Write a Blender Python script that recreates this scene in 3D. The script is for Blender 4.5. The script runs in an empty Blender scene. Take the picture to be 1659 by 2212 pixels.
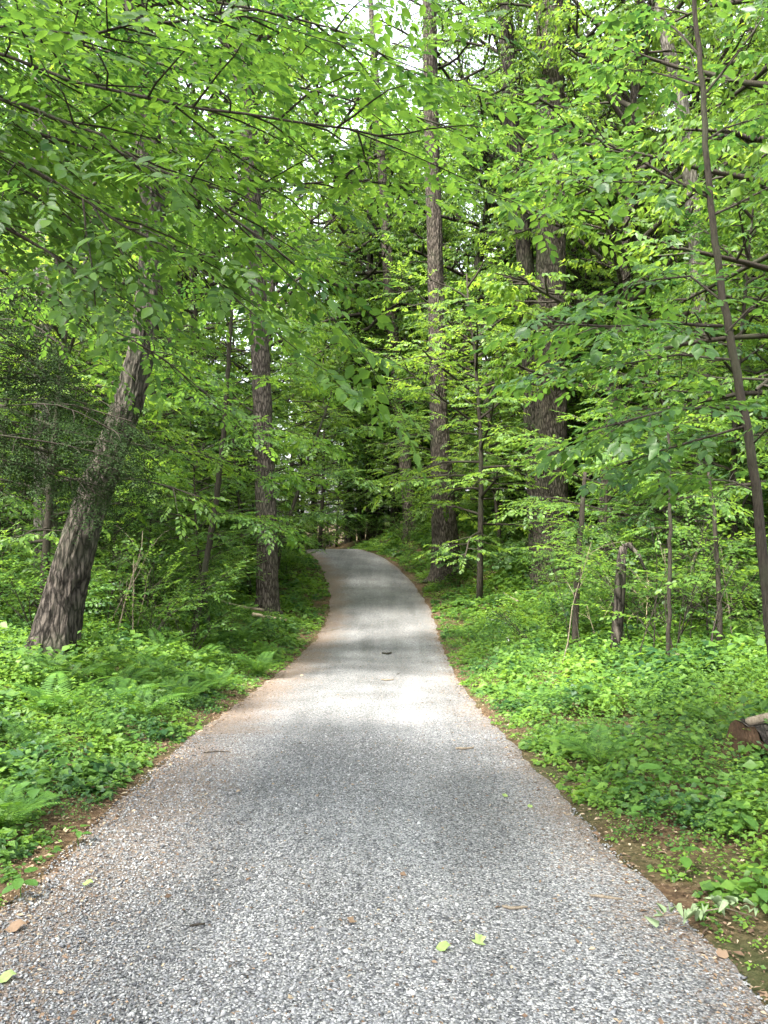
import bpy, math, numpy as np
from mathutils import Vector

# ------------------------------------------------------------------ camera, sky, sun, exposure
sc = bpy.context.scene
COL = sc.collection
CAM_H = 1.5
F = 790.0                      # focal length in pixels of a 768x1024 frame
cam_d = bpy.data.cameras.new('camera')
cam_d.sensor_fit = 'VERTICAL'; cam_d.sensor_height = 24.0
cam_d.lens = F / 1024.0 * 24.0
cam_d.clip_start = 0.05; cam_d.clip_end = 2000.0
cam = bpy.data.objects.new('camera', cam_d); COL.objects.link(cam)
cam.location = (0, 0, CAM_H); cam.rotation_euler = (math.radians(90), 0, 0)
sc.camera = cam

SUN_EL, SUN_AZ = 61.0, -142.0   # azimuth clockwise from +Y (the view direction)
SUN_STRENGTH, SKY_STRENGTH, EXPOSURE = 2.4, 0.15, 2.75
world = bpy.data.worlds.new('World'); sc.world = world; world.use_nodes = True
nt = world.node_tree; nt.nodes.clear()
wo = nt.nodes.new('ShaderNodeOutputWorld'); bg = nt.nodes.new('ShaderNodeBackground')
sky = nt.nodes.new('ShaderNodeTexSky'); sky.sky_type = 'NISHITA'; sky.sun_disc = False
sky.sun_elevation = math.radians(SUN_EL); sky.sun_rotation = math.radians(SUN_AZ)
sky.dust_density = 3.0; sky.air_density = 1.0
hs = nt.nodes.new('ShaderNodeHueSaturation'); hs.inputs['Saturation'].default_value = 0.33
nt.links.new(sky.outputs[0], hs.inputs['Color']); nt.links.new(hs.outputs[0], bg.inputs['Color'])
bg.inputs['Strength'].default_value = SKY_STRENGTH
nt.links.new(bg.outputs[0], wo.inputs['Surface'])
sun_d = bpy.data.lights.new('sun', 'SUN'); sun_d.energy = SUN_STRENGTH
sun_d.angle = math.radians(8.0); sun_d.color = (1.0, 0.95, 0.86)
sun = bpy.data.objects.new('sun', sun_d); COL.objects.link(sun)
_e, _a = math.radians(SUN_EL), math.radians(SUN_AZ)
sdir = Vector((math.sin(_a) * math.cos(_e), math.cos(_a) * math.cos(_e), math.sin(_e)))
sun.rotation_euler = (-sdir).to_track_quat('-Z', 'Y').to_euler()
sun.location = sdir * 60
vs = sc.view_settings
vs.view_transform = 'Standard'; vs.look = 'None'; vs.gamma = 1.0; vs.use_curve_mapping = False
vs.exposure = EXPOSURE
cy = sc.cycles
cy.max_bounces = 8; cy.diffuse_bounces = 5; cy.glossy_bounces = 2; cy.transmission_bounces = 5
cy.transparent_max_bounces = 4; cy.sample_clamp_indirect = 6.0; cy.caustics_reflective = False; cy.caustics_refractive = False
cy.use_denoising = True; cy.use_adaptive_sampling = True; cy.adaptive_threshold = 0.02

# ------------------------------------------------------------------ helpers
RNG = np.random.default_rng(7)
K = 768.0 / 1659.0
def P(px, py, d):
    """A place in the world seen at that point of the 1659x2212 view at depth d."""
    return np.array([(px - 829.5) * K * d / F, d, CAM_H - (py - 1106.0) * K * d / F])
def mlen(px, d): return px * K * d / F

def mesh_np(name, V, T, smooth=False, mat_idx=None):
    V = np.ascontiguousarray(V, np.float32).reshape(-1, 3); T = np.ascontiguousarray(T, np.int32)
    n, k = T.shape
    me = bpy.data.meshes.new(name)
    me.vertices.add(len(V)); me.vertices.foreach_set('co', V.ravel())
    me.loops.add(n * k); me.loops.foreach_set('vertex_index', T.ravel())
    me.polygons.add(n); me.polygons.foreach_set('loop_start', np.arange(0, n * k, k, dtype=np.int32))
    me.polygons.foreach_set('loop_total', np.full(n, k, np.int32))
    if smooth: me.polygons.foreach_set('use_smooth', np.ones(n, bool))
    me.update(calc_edges=True)
    return me

def obj(name, me, mat=None, parent=None, loc=None):
    o = bpy.data.objects.new(name, me); COL.objects.link(o)
    if mat is not None and not me.materials: me.materials.append(mat)
    if parent is not None: o.parent = parent
    if loc is not None: o.location = loc
    return o
def tag(o, label=None, cat=None, group=None, kind=None):
    if label: o['label'] = label
    if cat: o['category'] = cat
    if group: o['group'] = group
    if kind: o['kind'] = kind
    return o
def thing(name, label, cat, loc=(0, 0, 0), group=None, rz=0.0, s=1.0):
    o = bpy.data.objects.new(name, None); COL.objects.link(o); o.location = loc
    o.rotation_euler = (0, 0, rz); o.scale = (s, s, s); o.empty_display_size = 0.2
    return tag(o, label, cat, group)

class Soup:
    """Collects triangles."""
    def __init__(s): s.V = []; s.T = []; s.n = 0
    def add(s, V, T):
        V = np.asarray(V, float).reshape(-1, 3); T = np.asarray(T, int)
        s.V.append(V); s.T.append(T + s.n); s.n += len(V)
    def mesh(s, name, smooth=False):
        return mesh_np(name, np.concatenate(s.V), np.concatenate(s.T), smooth)

def unit(v):
    v = np.asarray(v, float); return v / np.maximum(np.linalg.norm(v, axis=-1, keepdims=True), 1e-9)
_tab = RNG.random((256, 256))
def vnoise(x, y, px=256):
    x = np.asarray(x, float); y = np.asarray(y, float)
    xi = np.floor(x).astype(int); yi = np.floor(y).astype(int); fx = x - xi; fy = y - yi
    fx = fx * fx * (3 - 2 * fx); fy = fy * fy * (3 - 2 * fy)
    a = _tab[xi % px % 256, yi % 256]; b = _tab[(xi + 1) % px % 256, yi % 256]
    c = _tab[xi % px % 256, (yi + 1) % 256]; d = _tab[(xi + 1) % px % 256, (yi + 1) % 256]
    return (a * (1 - fx) + b * fx) * (1 - fy) + (c * (1 - fx) + d * fx) * fy
def fbm(x, y, o=3):
    s = 0; a = 0.5
    for i in range(o): s = s + a * vnoise(x * 2 ** i + 17 * i, y * 2 ** i + 5 * i); a *= 0.5
    return s

# ------------------------------------------------------------------ the lie of the land
_yk = np.array([-40, -10, 0, 4.24, 6.6, 8.8, 12.9, 17, 21, 25, 28.7, 32.4, 36, 39.5, 44, 48, 55, 70, 150, 400])
_zk = np.array([1.0, .45, -.22, -.58, -.80, -1.02, -1.47, -1.85, -2.1, -2.12, -1.8, -1.36, -1.0, -.74, -.58, -.82, -1.5, -2.6, -4, -4])
_xyk = np.array([-40, -10, 0, 4.24, 6.6, 8.8, 12.9, 21, 25.9, 28.7, 32.4, 36, 39.5, 44, 50, 60, 80, 400])
_xk = np.array([0, 0, -.1, -.23, -.36, -.41, -.41, -.23, -.1, -.15, -.51, -1.05, -1.75, -2.95, -5.4, -10, -24, -24.])
_yd = np.arange(-40, 400, 0.25)
def _smooth(a, w):
    k = np.hanning(2 * w + 1); k /= k.sum()
    return np.convolve(np.pad(a, w, mode='edge'), k, 'valid')
_zd = _smooth(np.interp(_yd, _yk, _zk), 9); _xd = _smooth(np.interp(_yd, _xyk, _xk), 9)
HW = 1.85
def zroad(y): return np.interp(y, _yd, _zd)
def xroad(y): return np.interp(y, _yd, _xd)
def sstep(t): t = np.clip(t, 0, 1); return t * t * (3 - 2 * t)
def off(x, y): return np.abs(x - xroad(y)) - HW
def ground(x, y):
    x = np.asarray(x, float); y = np.asarray(y, float)
    u = off(x, y); left = x < xroad(y)
    bl = np.interp(y, [0, 8, 13, 30, 44, 60], [.35, .5, .75, .85, .6, .3])
    br = np.interp(y, [0, 8, 14, 22, 30, 40, 60], [.15, .25, .45, .75, 1.0, 1.35, .8])
    b = np.where(left, bl, br)
    z = zroad(y) + b * sstep(u / np.where(left, 4.5, 4.0)) + 0.02
    z = z + sstep(u / 1.5) * (0.22 * (fbm(x * .45 + 40, y * .45 + 40) - .44) + 0.10 * (vnoise(x * 1.7 + 9, y * 1.7) - .5))
    z = z + sstep((u - 8) / 20) * 1.6 * (fbm(x * .06 + 70, y * .06 + 70) - .2)
    return np.where(u < 0.1, z - 0.06 * sstep((.1 - u) / .5), z)
def hit(px, py, dmin=2.5, dmax=80):
    d = np.linspace(dmin, dmax, 4000)
    x = (px - 829.5) * K * d / F; z = CAM_H - (py - 1106.0) * K * d / F
    below = z < ground(x, d)
    i = int(np.argmax(below)) if below.any() else len(d) - 1
    return float(d[i])
def at(px, py):
    d = hit(px, py); p = P(px, py, d); p[2] = float(ground(p[0], p[1])); return p, d

# ------------------------------------------------------------------ materials
def newmat(name):
    m = bpy.data.materials.new(name); m.use_nodes = True
    nt = m.node_tree; nt.nodes.clear()
    return m, nt, nt.nodes, nt.links
def N(nodes, t, **kw):
    n = nodes.new(t)
    for k, v in kw.items(): setattr(n, k, v)
    return n
def ramp(nodes, stops):
    r = nodes.new('ShaderNodeValToRGB'); e = r.color_ramp.elements
    while len(e) < len(stops): e.new(0.5)
    for i, (p, c) in enumerate(stops): e[i].position = p; e[i].color = (*c, 1)
    return r
def leafmat(name, c1, c2, trans=1.7, mix=0.45, rough=0.42, spec=0.4, patch=0.0):
    m, nt, nd, lk = newmat(name)
    g = N(nd, 'ShaderNodeNewGeometry'); oi = N(nd, 'ShaderNodeObjectInfo')
    ad = N(nd, 'ShaderNodeMath', operation='MULTIPLY_ADD'); ad.inputs[1].default_value = 0.35
    r = ramp(nd, [(0.0, c1), (0.75, c2), (1.0, tuple(min(1, x) for x in (c2[0] * 1.3, c2[1] * 1.15, c2[2])))])
    sub = N(nd, 'ShaderNodeMath', operation='MULTIPLY'); sub.inputs[1].default_value = 0.7
    lk.new(g.outputs['Random Per Island'], sub.inputs[0]); lk.new(oi.outputs['Random'], ad.inputs[0]); lk.new(sub.outputs[0], ad.inputs[2])
    if patch:
        tp = N(nd, 'ShaderNodeTexCoord'); pn = N(nd, 'ShaderNodeTexNoise'); pn.inputs['Scale'].default_value = .9; pn.inputs['Detail'].default_value = 3
        lk.new(tp.outputs['Object'], pn.inputs['Vector'])
        pr = N(nd, 'ShaderNodeMapRange'); pr.inputs[1].default_value = .35; pr.inputs[2].default_value = .65; pr.inputs[3].default_value = -patch; pr.inputs[4].default_value = patch
        lk.new(pn.outputs['Fac'], pr.inputs[0])
        pa = N(nd, 'ShaderNodeMath', operation='ADD'); lk.new(ad.outputs[0], pa.inputs[0]); lk.new(pr.outputs[0], pa.inputs[1]); lk.new(pa.outputs[0], r.inputs[0])
    else: lk.new(ad.outputs[0], r.inputs[0])
    # veins and blotches
    tc = N(nd, 'ShaderNodeTexCoord'); nz = N(nd, 'ShaderNodeTexNoise'); nz.inputs['Scale'].default_value = 28
    lk.new(tc.outputs['Object'], nz.inputs['Vector'])
    mr = N(nd, 'ShaderNodeMapRange'); mr.inputs[3].default_value = 0.8; mr.inputs[4].default_value = 1.2
    lk.new(nz.outputs['Fac'], mr.inputs[0])
    mul = N(nd, 'ShaderNodeMixRGB', blend_type='MULTIPLY'); mul.inputs[0].default_value = 1
    lk.new(r.outputs[0], mul.inputs[1]); lk.new(mr.outputs[0], mul.inputs[2])
    pb = N(nd, 'ShaderNodeBsdfPrincipled'); pb.inputs['Roughness'].default_value = rough
    pb.inputs['Specular IOR Level'].default_value = spec
    lk.new(mul.outputs[0], pb.inputs['Base Color'])
    tr = N(nd, 'ShaderNodeBsdfTranslucent')
    tm = N(nd, 'ShaderNodeMixRGB', blend_type='MULTIPLY'); tm.inputs[0].default_value = 1
    tm.inputs[2].default_value = (trans * 1.14, trans, trans * 0.62, 1)
    lk.new(mul.outputs[0], tm.inputs[1]); lk.new(tm.outputs[0], tr.inputs['Color'])
    mx = N(nd, 'ShaderNodeMixShader'); mx.inputs[0].default_value = mix
    lk.new(pb.outputs[0], mx.inputs[1]); lk.new(tr.outputs[0], mx.inputs[2])
    o = N(nd, 'ShaderNodeOutputMaterial'); lk.new(mx.outputs[0], o.inputs['Surface'])
    return m
M = {}
M['beech'] = leafmat('beech_leaf', (0.021, 0.064, 0.018), (.085, .175, .030), 2.2, .5, .45, .4, .22)
M['maple'] = leafmat('maple_leaf', (0.025, 0.070, 0.022), (.10, .19, .036), 2.2, .5, .45, .4, .2)
M['canopy'] = leafmat('canopy_leaf', (0.028, 0.073, 0.021), (.105, .19, .034), 2.5, .5, .45, .35, .2)
M['dogwood'] = leafmat('dogwood_leaf', (0.016, 0.055, 0.021), (.066, .145, .030), 2.1, .45, .42, .4, .2)
M['shrub'] = leafmat('shrub_leaf', (0.022, 0.063, 0.021), (.09, .185, .034), 2.1, .45, .45, .4, .2)
M['pale'] = leafmat('pale_shrub_leaf', (0.043, 0.105, 0.040), (.13, .24, .08), 1.6, .42, .5, .4)
M['holly'] = leafmat('dark_glossy_leaf', (0.007, 0.025, 0.010), (.03, .07, .02), 1.2, .2, .25, .5)
M['cover'] = leafmat('ground_cover_leaf', (0.025, 0.077, 0.024), (.12, .23, .034), 1.8, .42, .5, .35, .34)
M['seed'] = leafmat('seedling_leaf', (0.031, 0.091, 0.028), (.09, .20, .035), 1.7, .42, .45, .4)
M['fern'] = leafmat('fern_frond', (0.025, 0.077, 0.018), (.085, .19, .026), 1.7, .4, .55, .3)
M['hemlock'] = leafmat('hemlock_needle', (.008, .020, .006), (.026, .050, .013), 1.0, .2, .75, .1)
M['wilt'] = leafmat('wilted_leaf', (.11, .19, .08), (.27, .35, .19), .5, .25, .6, .3)
M['fresh'] = leafmat('fallen_green_leaf', (.25, .36, .10), (.32, .42, .16), .8, .3, .6, .3)

def barkmat(name, dark, light, moss=0.15, scale=1.0, bump=0.6, plates=0.0):
    m, nt, nd, lk = newmat(name)
    tc = N(nd, 'ShaderNodeTexCoord'); mp = N(nd, 'ShaderNodeMapping'); mp.inputs['Scale'].default_value = (9 * scale, 9 * scale, 1.6 * scale)
    lk.new(tc.outputs['Object'], mp.inputs['Vector'])
    n1 = N(nd, 'ShaderNodeTexNoise'); n1.inputs['Scale'].default_value = 2.6; n1.inputs['Detail'].default_value = 9; n1.inputs['Roughness'].default_value = .7
    n1.inputs['Distortion'].default_value = .6
    lk.new(mp.outputs[0], n1.inputs['Vector']); height = n1.outputs['Fac']
    if plates:
        m2 = N(nd, 'ShaderNodeMapping'); m2.inputs['Scale'].default_value = (plates, plates, plates * .24); lk.new(tc.outputs['Object'], m2.inputs['Vector'])
        nd_ = N(nd, 'ShaderNodeTexNoise'); nd_.inputs['Scale'].default_value = 1.3; nd_.inputs['Detail'].default_value = 4; lk.new(m2.outputs[0], nd_.inputs['Vector'])
        va = N(nd, 'ShaderNodeMixRGB', blend_type='LINEAR_LIGHT'); va.inputs[0].default_value = .55; lk.new(m2.outputs[0], va.inputs[1]); lk.new(nd_.outputs['Color'], va.inputs[2])
        vo = N(nd, 'ShaderNodeTexVoronoi', feature='DISTANCE_TO_EDGE'); vo.inputs['Scale'].default_value = 1.0; lk.new(va.outputs[0], vo.inputs['Vector'])
        mr0 = N(nd, 'ShaderNodeMapRange'); mr0.inputs[1].default_value = .02; mr0.inputs[2].default_value = .30; lk.new(vo.outputs['Distance'], mr0.inputs[0])
        mm = N(nd, 'ShaderNodeMath', operation='MULTIPLY_ADD'); mm.inputs[1].default_value = .55; lk.new(mr0.outputs[0], mm.inputs[0])
        hf = N(nd, 'ShaderNodeMath', operation='MULTIPLY'); hf.inputs[1].default_value = .55; lk.new(n1.outputs['Fac'], hf.inputs[0]); lk.new(hf.outputs[0], mm.inputs[2]); height = mm.outputs[0]
        r = ramp(nd, [(0.28, dark), (0.55, tuple((a + b) / 2 for a, b in zip(dark, light))), (0.85, light)])
    else: r = ramp(nd, [(0.33, dark), (0.5, tuple((a + b) / 2 for a, b in zip(dark, light))), (0.66, light)])
    lk.new(height, r.inputs[0])
    n2 = N(nd, 'ShaderNodeTexNoise'); n2.inputs['Scale'].default_value = 1.4; n2.inputs['Detail'].default_value = 6
    lk.new(tc.outputs['Object'], n2.inputs['Vector'])
    mr = N(nd, 'ShaderNodeMapRange'); mr.inputs[1].default_value = .5; mr.inputs[2].default_value = .72; mr.inputs[4].default_value = moss * 2.2
    lk.new(n2.outputs['Fac'], mr.inputs[0])
    mx = N(nd, 'ShaderNodeMixRGB'); mx.inputs[2].default_value = (.075, .095, .05, 1)
    lk.new(mr.outputs[0], mx.inputs[0]); lk.new(r.outputs[0], mx.inputs[1])
    pb = N(nd, 'ShaderNodeBsdfPrincipled'); pb.inputs['Roughness'].default_value = .9; pb.inputs['Specular IOR Level'].default_value = .15
    lk.new(mx.outputs[0], pb.inputs['Base Color'])
    bp = N(nd, 'ShaderNodeBump'); bp.inputs['Strength'].default_value = bump; bp.inputs['Distance'].default_value = .03
    lk.new(height, bp.inputs['Height']); lk.new(bp.outputs[0], pb.inputs['Normal'])
    o = N(nd, 'ShaderNodeOutputMaterial'); lk.new(pb.outputs[0], o.inputs['Surface'])
    return m
M['oak_bark'] = barkmat('oak_bark', (.012, .010, .008), (.092, .078, .065), .15, 1.6, 1.0, 11)
M['poplar_bark'] = barkmat('poplar_bark', (.026, .021, .017), (.135, .113, .094), .12, 1.7, 1.0, 15)
M['grey_bark'] = barkmat('grey_bark', (.06, .052, .045), (.21, .19, .168), .12, 1.2, .6, 12)
M['bark'] = barkmat('twig_bark', (.018, .015, .012), (.065, .055, .043), .2, 3.0, .4)
M['dead_wood'] = barkmat('dead_wood', (.10, .075, .05), (.30, .25, .19), .1, 2.0, .5)
M['pale_wood'] = barkmat('pale_wood', (.32, .25, .16), (.52, .43, .30), .0, 2.0, .3)
M['cut_wood'] = barkmat('cut_wood', (.040, .024, .016), (.125, .075, .046), .0, 3.0, .8)

def litter_mat():
    m, nt, nd, lk = newmat('dry_leaf_litter')
    g = N(nd, 'ShaderNodeNewGeometry')
    r = ramp(nd, [(0.0, (.05, .034, .022)), (.3, (.11, .068, .042)), (.55, (.18, .12, .078)), (.8, (.26, .19, .125)), (1, (.36, .29, .20))])
    lk.new(g.outputs['Random Per Island'], r.inputs[0])
    pb = N(nd, 'ShaderNodeBsdfPrincipled'); pb.inputs['Roughness'].default_value = .75; pb.inputs['Specular IOR Level'].default_value = .25
    lk.new(r.outputs[0], pb.inputs['Base Color'])
    o = N(nd, 'ShaderNodeOutputMaterial'); lk.new(pb.outputs[0], o.inputs['Surface'])
    return m
M['litter'] = litter_mat()

def soil_mat():
    m, nt, nd, lk = newmat('forest_floor')
    tc = N(nd, 'ShaderNodeTexCoord')
    n1 = N(nd, 'ShaderNodeTexNoise'); n1.inputs['Scale'].default_value = 22; n1.inputs['Detail'].default_value = 8; n1.inputs['Roughness'].default_value = .7
    n2 = N(nd, 'ShaderNodeTexVoronoi'); n2.inputs['Scale'].default_value = 30
    n3 = N(nd, 'ShaderNodeTexNoise'); n3.inputs['Scale'].default_value = .9; n3.inputs['Detail'].default_value = 4
    for n in (n1, n2, n3): lk.new(tc.outputs['Object'], n.inputs['Vector'])
    r1 = ramp(nd, [(.35, (.025, .018, .012)), (.55, (.075, .05, .03)), (.7, (.16, .11, .065))]); lk.new(n1.outputs['Fac'], r1.inputs[0])
    hs = N(nd, 'ShaderNodeMixRGB'); hs.inputs[0].default_value = .35
    r2 = ramp(nd, [(0, (.05, .03, .018)), (.5, (.15, .09, .05)), (1, (.26, .19, .11))]); 
    sx = N(nd, 'ShaderNodeSeparateColor'); lk.new(n2.outputs['Color'], sx.inputs[0]); lk.new(sx.outputs[0], r2.inputs[0])
    lk.new(r1.outputs[0], hs.inputs[1]); lk.new(r2.outputs[0], hs.inputs[2])
    gm = N(nd, 'ShaderNodeMixRGB'); gm.inputs[2].default_value = (.035, .06, .018, 1)
    mr = N(nd, 'ShaderNodeMapRange'); mr.inputs[1].default_value = .45; mr.inputs[2].default_value = .65; mr.inputs[4].default_value = .6
    lk.new(n3.outputs['Fac'], mr.inputs[0]); lk.new(mr.outputs[0], gm.inputs[0]); lk.new(hs.outputs[0], gm.inputs[1])
    pb = N(nd, 'ShaderNodeBsdfPrincipled'); pb.inputs['Roughness'].default_value = .95; pb.inputs['Specular IOR Level'].default_value = .1
    lk.new(gm.outputs[0], pb.inputs['Base Color'])
    bp = N(nd, 'ShaderNodeBump'); bp.inputs['Strength'].default_value = .8; bp.inputs['Distance'].default_value = .04
    lk.new(n1.outputs['Fac'], bp.inputs['Height']); lk.new(bp.outputs[0], pb.inputs['Normal'])
    o = N(nd, 'ShaderNodeOutputMaterial'); lk.new(pb.outputs[0], o.inputs['Surface'])
    return m
M['soil'] = soil_mat()

GRAVEL_STOPS = [(0.0, (.06, .062, .066)), (.25, (.145, .147, .153)), (.55, (.235, .238, .243)), (.85, (.335, .334, .331)), (1.0, (.44, .434, .422))]
def streaks(nd, lk, tc_out, col_out):
    """Wheel-worn bands of darker fines running along the road."""
    mp = N(nd, 'ShaderNodeMapping'); mp.inputs['Scale'].default_value = (1.7, .10, 1); lk.new(tc_out, mp.inputs['Vector'])
    n = N(nd, 'ShaderNodeTexNoise'); n.inputs['Scale'].default_value = 1.0; n.inputs['Detail'].default_value = 4; n.inputs['Roughness'].default_value = .6; lk.new(mp.outputs[0], n.inputs['Vector'])
    r = N(nd, 'ShaderNodeMapRange'); r.inputs[1].default_value = .36; r.inputs[2].default_value = .62; r.inputs[3].default_value = .80; r.inputs[4].default_value = 1.12; lk.new(n.outputs['Fac'], r.inputs[0])
    m = N(nd, 'ShaderNodeMixRGB', blend_type='MULTIPLY'); m.inputs[0].default_value = 1; lk.new(col_out, m.inputs[1]); lk.new(r.outputs[0], m.inputs[2])
    return m.outputs[0]
def gravel_mat():
    m, nt, nd, lk = newmat('gravel_surface')
    tc = N(nd, 'ShaderNodeTexCoord')
    v = N(nd, 'ShaderNodeTexVoronoi'); v.inputs['Scale'].default_value = 84; lk.new(tc.outputs['Object'], v.inputs['Vector'])
    sx = N(nd, 'ShaderNodeSeparateColor'); lk.new(v.outputs['Color'], sx.inputs[0])
    r = ramp(nd, GRAVEL_STOPS); lk.new(sx.outputs[0], r.inputs[0])
    # dark gaps between stones
    gp = N(nd, 'ShaderNodeMapRange'); gp.inputs[1].default_value = .35; gp.inputs[2].default_value = .75; gp.inputs[3].default_value = 1; gp.inputs[4].default_value = .45
    lk.new(v.outputs['Distance'], gp.inputs[0])
    m1 = N(nd, 'ShaderNodeMixRGB', blend_type='MULTIPLY'); m1.inputs[0].default_value = 1
    lk.new(r.outputs[0], m1.inputs[1]); lk.new(gp.outputs[0], m1.inputs[2])
    # broad patches, wheel tracks of finer, darker stone
    n1 = N(nd, 'ShaderNodeTexNoise'); n1.inputs['Scale'].default_value = .7; n1.inputs['Detail'].default_value = 5; lk.new(tc.outputs['Object'], n1.inputs['Vector'])
    mr = N(nd, 'ShaderNodeMapRange'); mr.inputs[1].default_value = .35; mr.inputs[2].default_value = .65; mr.inputs[3].default_value = .78; mr.inputs[4].default_value = 1.18
    lk.new(n1.outputs['Fac'], mr.inputs[0])
    m2 = N(nd, 'ShaderNodeMixRGB', blend_type='MULTIPLY'); m2.inputs[0].default_value = 1
    lk.new(m1.outputs[0], m2.inputs[1]); lk.new(mr.outputs[0], m2.inputs[2])
    # brown crumbs of catkins and leaves, thick near the edges (UV.x across the road)
    uv = N(nd, 'ShaderNodeUVMap'); su = N(nd, 'ShaderNodeSeparateXYZ'); lk.new(uv.outputs[0], su.inputs[0])
    lf = N(nd, 'ShaderNodeMath', operation='MULTIPLY'); lf.inputs[1].default_value = -1.0; lk.new(su.outputs[0], lf.inputs[0])
    rt = N(nd, 'ShaderNodeMath', operation='SUBTRACT'); rt.inputs[1].default_value = .28; lk.new(su.outputs[0], rt.inputs[0])
    ab = N(nd, 'ShaderNodeMath', operation='MAXIMUM'); lk.new(lf.outputs[0], ab.inputs[0]); lk.new(rt.outputs[0], ab.inputs[1])
    e = N(nd, 'ShaderNodeMapRange'); e.inputs[1].default_value = .35; e.inputs[2].default_value = 1.0; e.inputs[3].default_value = .0; e.inputs[4].default_value = .30
    lk.new(ab.outputs[0], e.inputs[0])
    n2 = N(nd, 'ShaderNodeTexNoise'); n2.inputs['Scale'].default_value = 34; n2.inputs['Detail'].default_value = 6; n2.inputs['Roughness'].default_value = .8; lk.new(tc.outputs['Object'], n2.inputs['Vector'])
    n3 = N(nd, 'ShaderNodeTexNoise'); n3.inputs['Scale'].default_value = 1.1; n3.inputs['Detail'].default_value = 3; lk.new(tc.outputs['Object'], n3.inputs['Vector'])
    a1 = N(nd, 'ShaderNodeMath', operation='MULTIPLY_ADD'); a1.inputs[1].default_value = .3; lk.new(n3.outputs['Fac'], a1.inputs[0]); lk.new(e.outputs[0], a1.inputs[2])
    a2 = N(nd, 'ShaderNodeMath', operation='ADD'); lk.new(a1.outputs[0], a2.inputs[0]); lk.new(n2.outputs['Fac'], a2.inputs[1])
    th = N(nd, 'ShaderNodeMapRange'); th.inputs[1].default_value = .74; th.inputs[2].default_value = .86; th.inputs[4].default_value = .75; lk.new(a2.outputs[0], th.inputs[0])
    m3 = N(nd, 'ShaderNodeMixRGB'); m3.inputs[2].default_value = (.17, .122, .09, 1)
    lk.new(th.outputs[0], m3.inputs[0]); lk.new(streaks(nd, lk, tc.outputs['Object'], m2.outputs[0]), m3.inputs[1])
    pb = N(nd, 'ShaderNodeBsdfPrincipled'); pb.inputs['Roughness'].default_value = .85; pb.inputs['Specular IOR Level'].default_value = .2
    lk.new(m3.outputs[0], pb.inputs['Base Color'])
    bp = N(nd, 'ShaderNodeBump'); bp.invert = True; bp.inputs['Strength'].default_value = .8; bp.inputs['Distance'].default_value = .012
    lk.new(v.outputs['Distance'], bp.inputs['Height']); lk.new(bp.outputs[0], pb.inputs['Normal'])
    o = N(nd, 'ShaderNodeOutputMaterial'); lk.new(pb.outputs[0], o.inputs['Surface'])
    return m
M['gravel'] = gravel_mat()
def stone_mat():
    m, nt, nd, lk = newmat('gravel_stone')
    g = N(nd, 'ShaderNodeNewGeometry'); r = ramp(nd, GRAVEL_STOPS); lk.new(g.outputs['Random Per Island'], r.inputs[0])
    tc = N(nd, 'ShaderNodeTexCoord')
    pb = N(nd, 'ShaderNodeBsdfPrincipled'); pb.inputs['Roughness'].default_value = .8; pb.inputs['Specular IOR Level'].default_value = .25
    lk.new(streaks(nd, lk, tc.outputs['Object'], r.outputs[0]), pb.inputs['Base Color'])
    o = N(nd, 'ShaderNodeOutputMaterial'); lk.new(pb.outputs[0], o.inputs['Surface'])
    return m
M['stone'] = stone_mat()

# ------------------------------------------------------------------ ground and road
def grid_mesh(name, xs, ys, zf):
    X, Y = np.meshgrid(xs, ys); Z = zf(X, Y); nx, ny = len(xs), len(ys)
    V = np.stack([X, Y, Z], -1).reshape(-1, 3)
    i = (np.arange(ny - 1)[:, None] * nx + np.arange(nx - 1)[None]).ravel()
    return mesh_np(name, V, np.stack([i, i + 1, i + 1 + nx, i + nx], -1), True)
def warp(a, b, n, p=2.2):
    t = np.linspace(-1, 1, n); s = np.sign(t) * np.abs(t) ** p
    return np.where(s < 0, -s * a, s * b)
xs = np.unique(np.concatenate([np.arange(-9, 9.01, .2), warp(-320, 320, 90, 2.6)]))
ys = np.unique(np.concatenate([np.arange(-6, 50, .2), np.linspace(-60, -6, 20), np.linspace(50, 110, 50), np.linspace(110, 380, 25)]))
g_o = tag(obj('ground', grid_mesh('ground', xs, ys, ground), M['soil']), kind='structure')

def road_mesh():
    ys = np.concatenate([np.arange(-30, 2, .5), np.arange(2, 50, .12), np.arange(50, 90, .5)])
    nx = 41; t = np.linspace(-1, 1, nx)
    xc = xroad(ys); dx = np.gradient(xc, ys); nl = np.sqrt(1 + dx * dx)
    el = HW + .22 * (fbm(ys * .8, ys * 0 + 3) - .44) + .10 * (vnoise(ys * 4, ys * 0 + 8) - .5)
    er = HW + .22 * (fbm(ys * .8, ys * 0 + 33) - .44) + .10 * (vnoise(ys * 4, ys * 0 + 28) - .5)
    w = np.where(t[None] < 0, el[:, None], er[:, None]) * t[None]
    X = xc[:, None] + w / nl[:, None]; Y = ys[:, None] - w * (dx / nl)[:, None]
    Z = zroad(ys)[:, None] + .035 * (1 - t[None] ** 2) - .012 * np.exp(-((np.abs(t[None]) - .42) / .16) ** 2) + .012 * (fbm(X * 1.5, Y * 1.5) - .44)
    Z = Z - .05 * (np.abs(t[None]) > .99)
    V = np.stack([X, Y, Z], -1).reshape(-1, 3); ny = len(ys)
    i = (np.arange(ny - 1)[:, None] * nx + np.arange(nx - 1)[None]).ravel()
    T = np.stack([i, i + 1, i + 1 + nx, i + nx], -1)
    me = mesh_np('gravel_road', V, T, True)
    uv = me.uv_layers.new(name='UVMap')
    U = np.stack([np.broadcast_to(t[None], X.shape), Y * .1], -1).reshape(-1, 2)[T.ravel()]
    uv.data.foreach_set('uv', U.astype(np.float32).ravel())
    return me
road = tag(obj('gravel_road', road_mesh(), M['gravel']), kind='structure')
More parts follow.
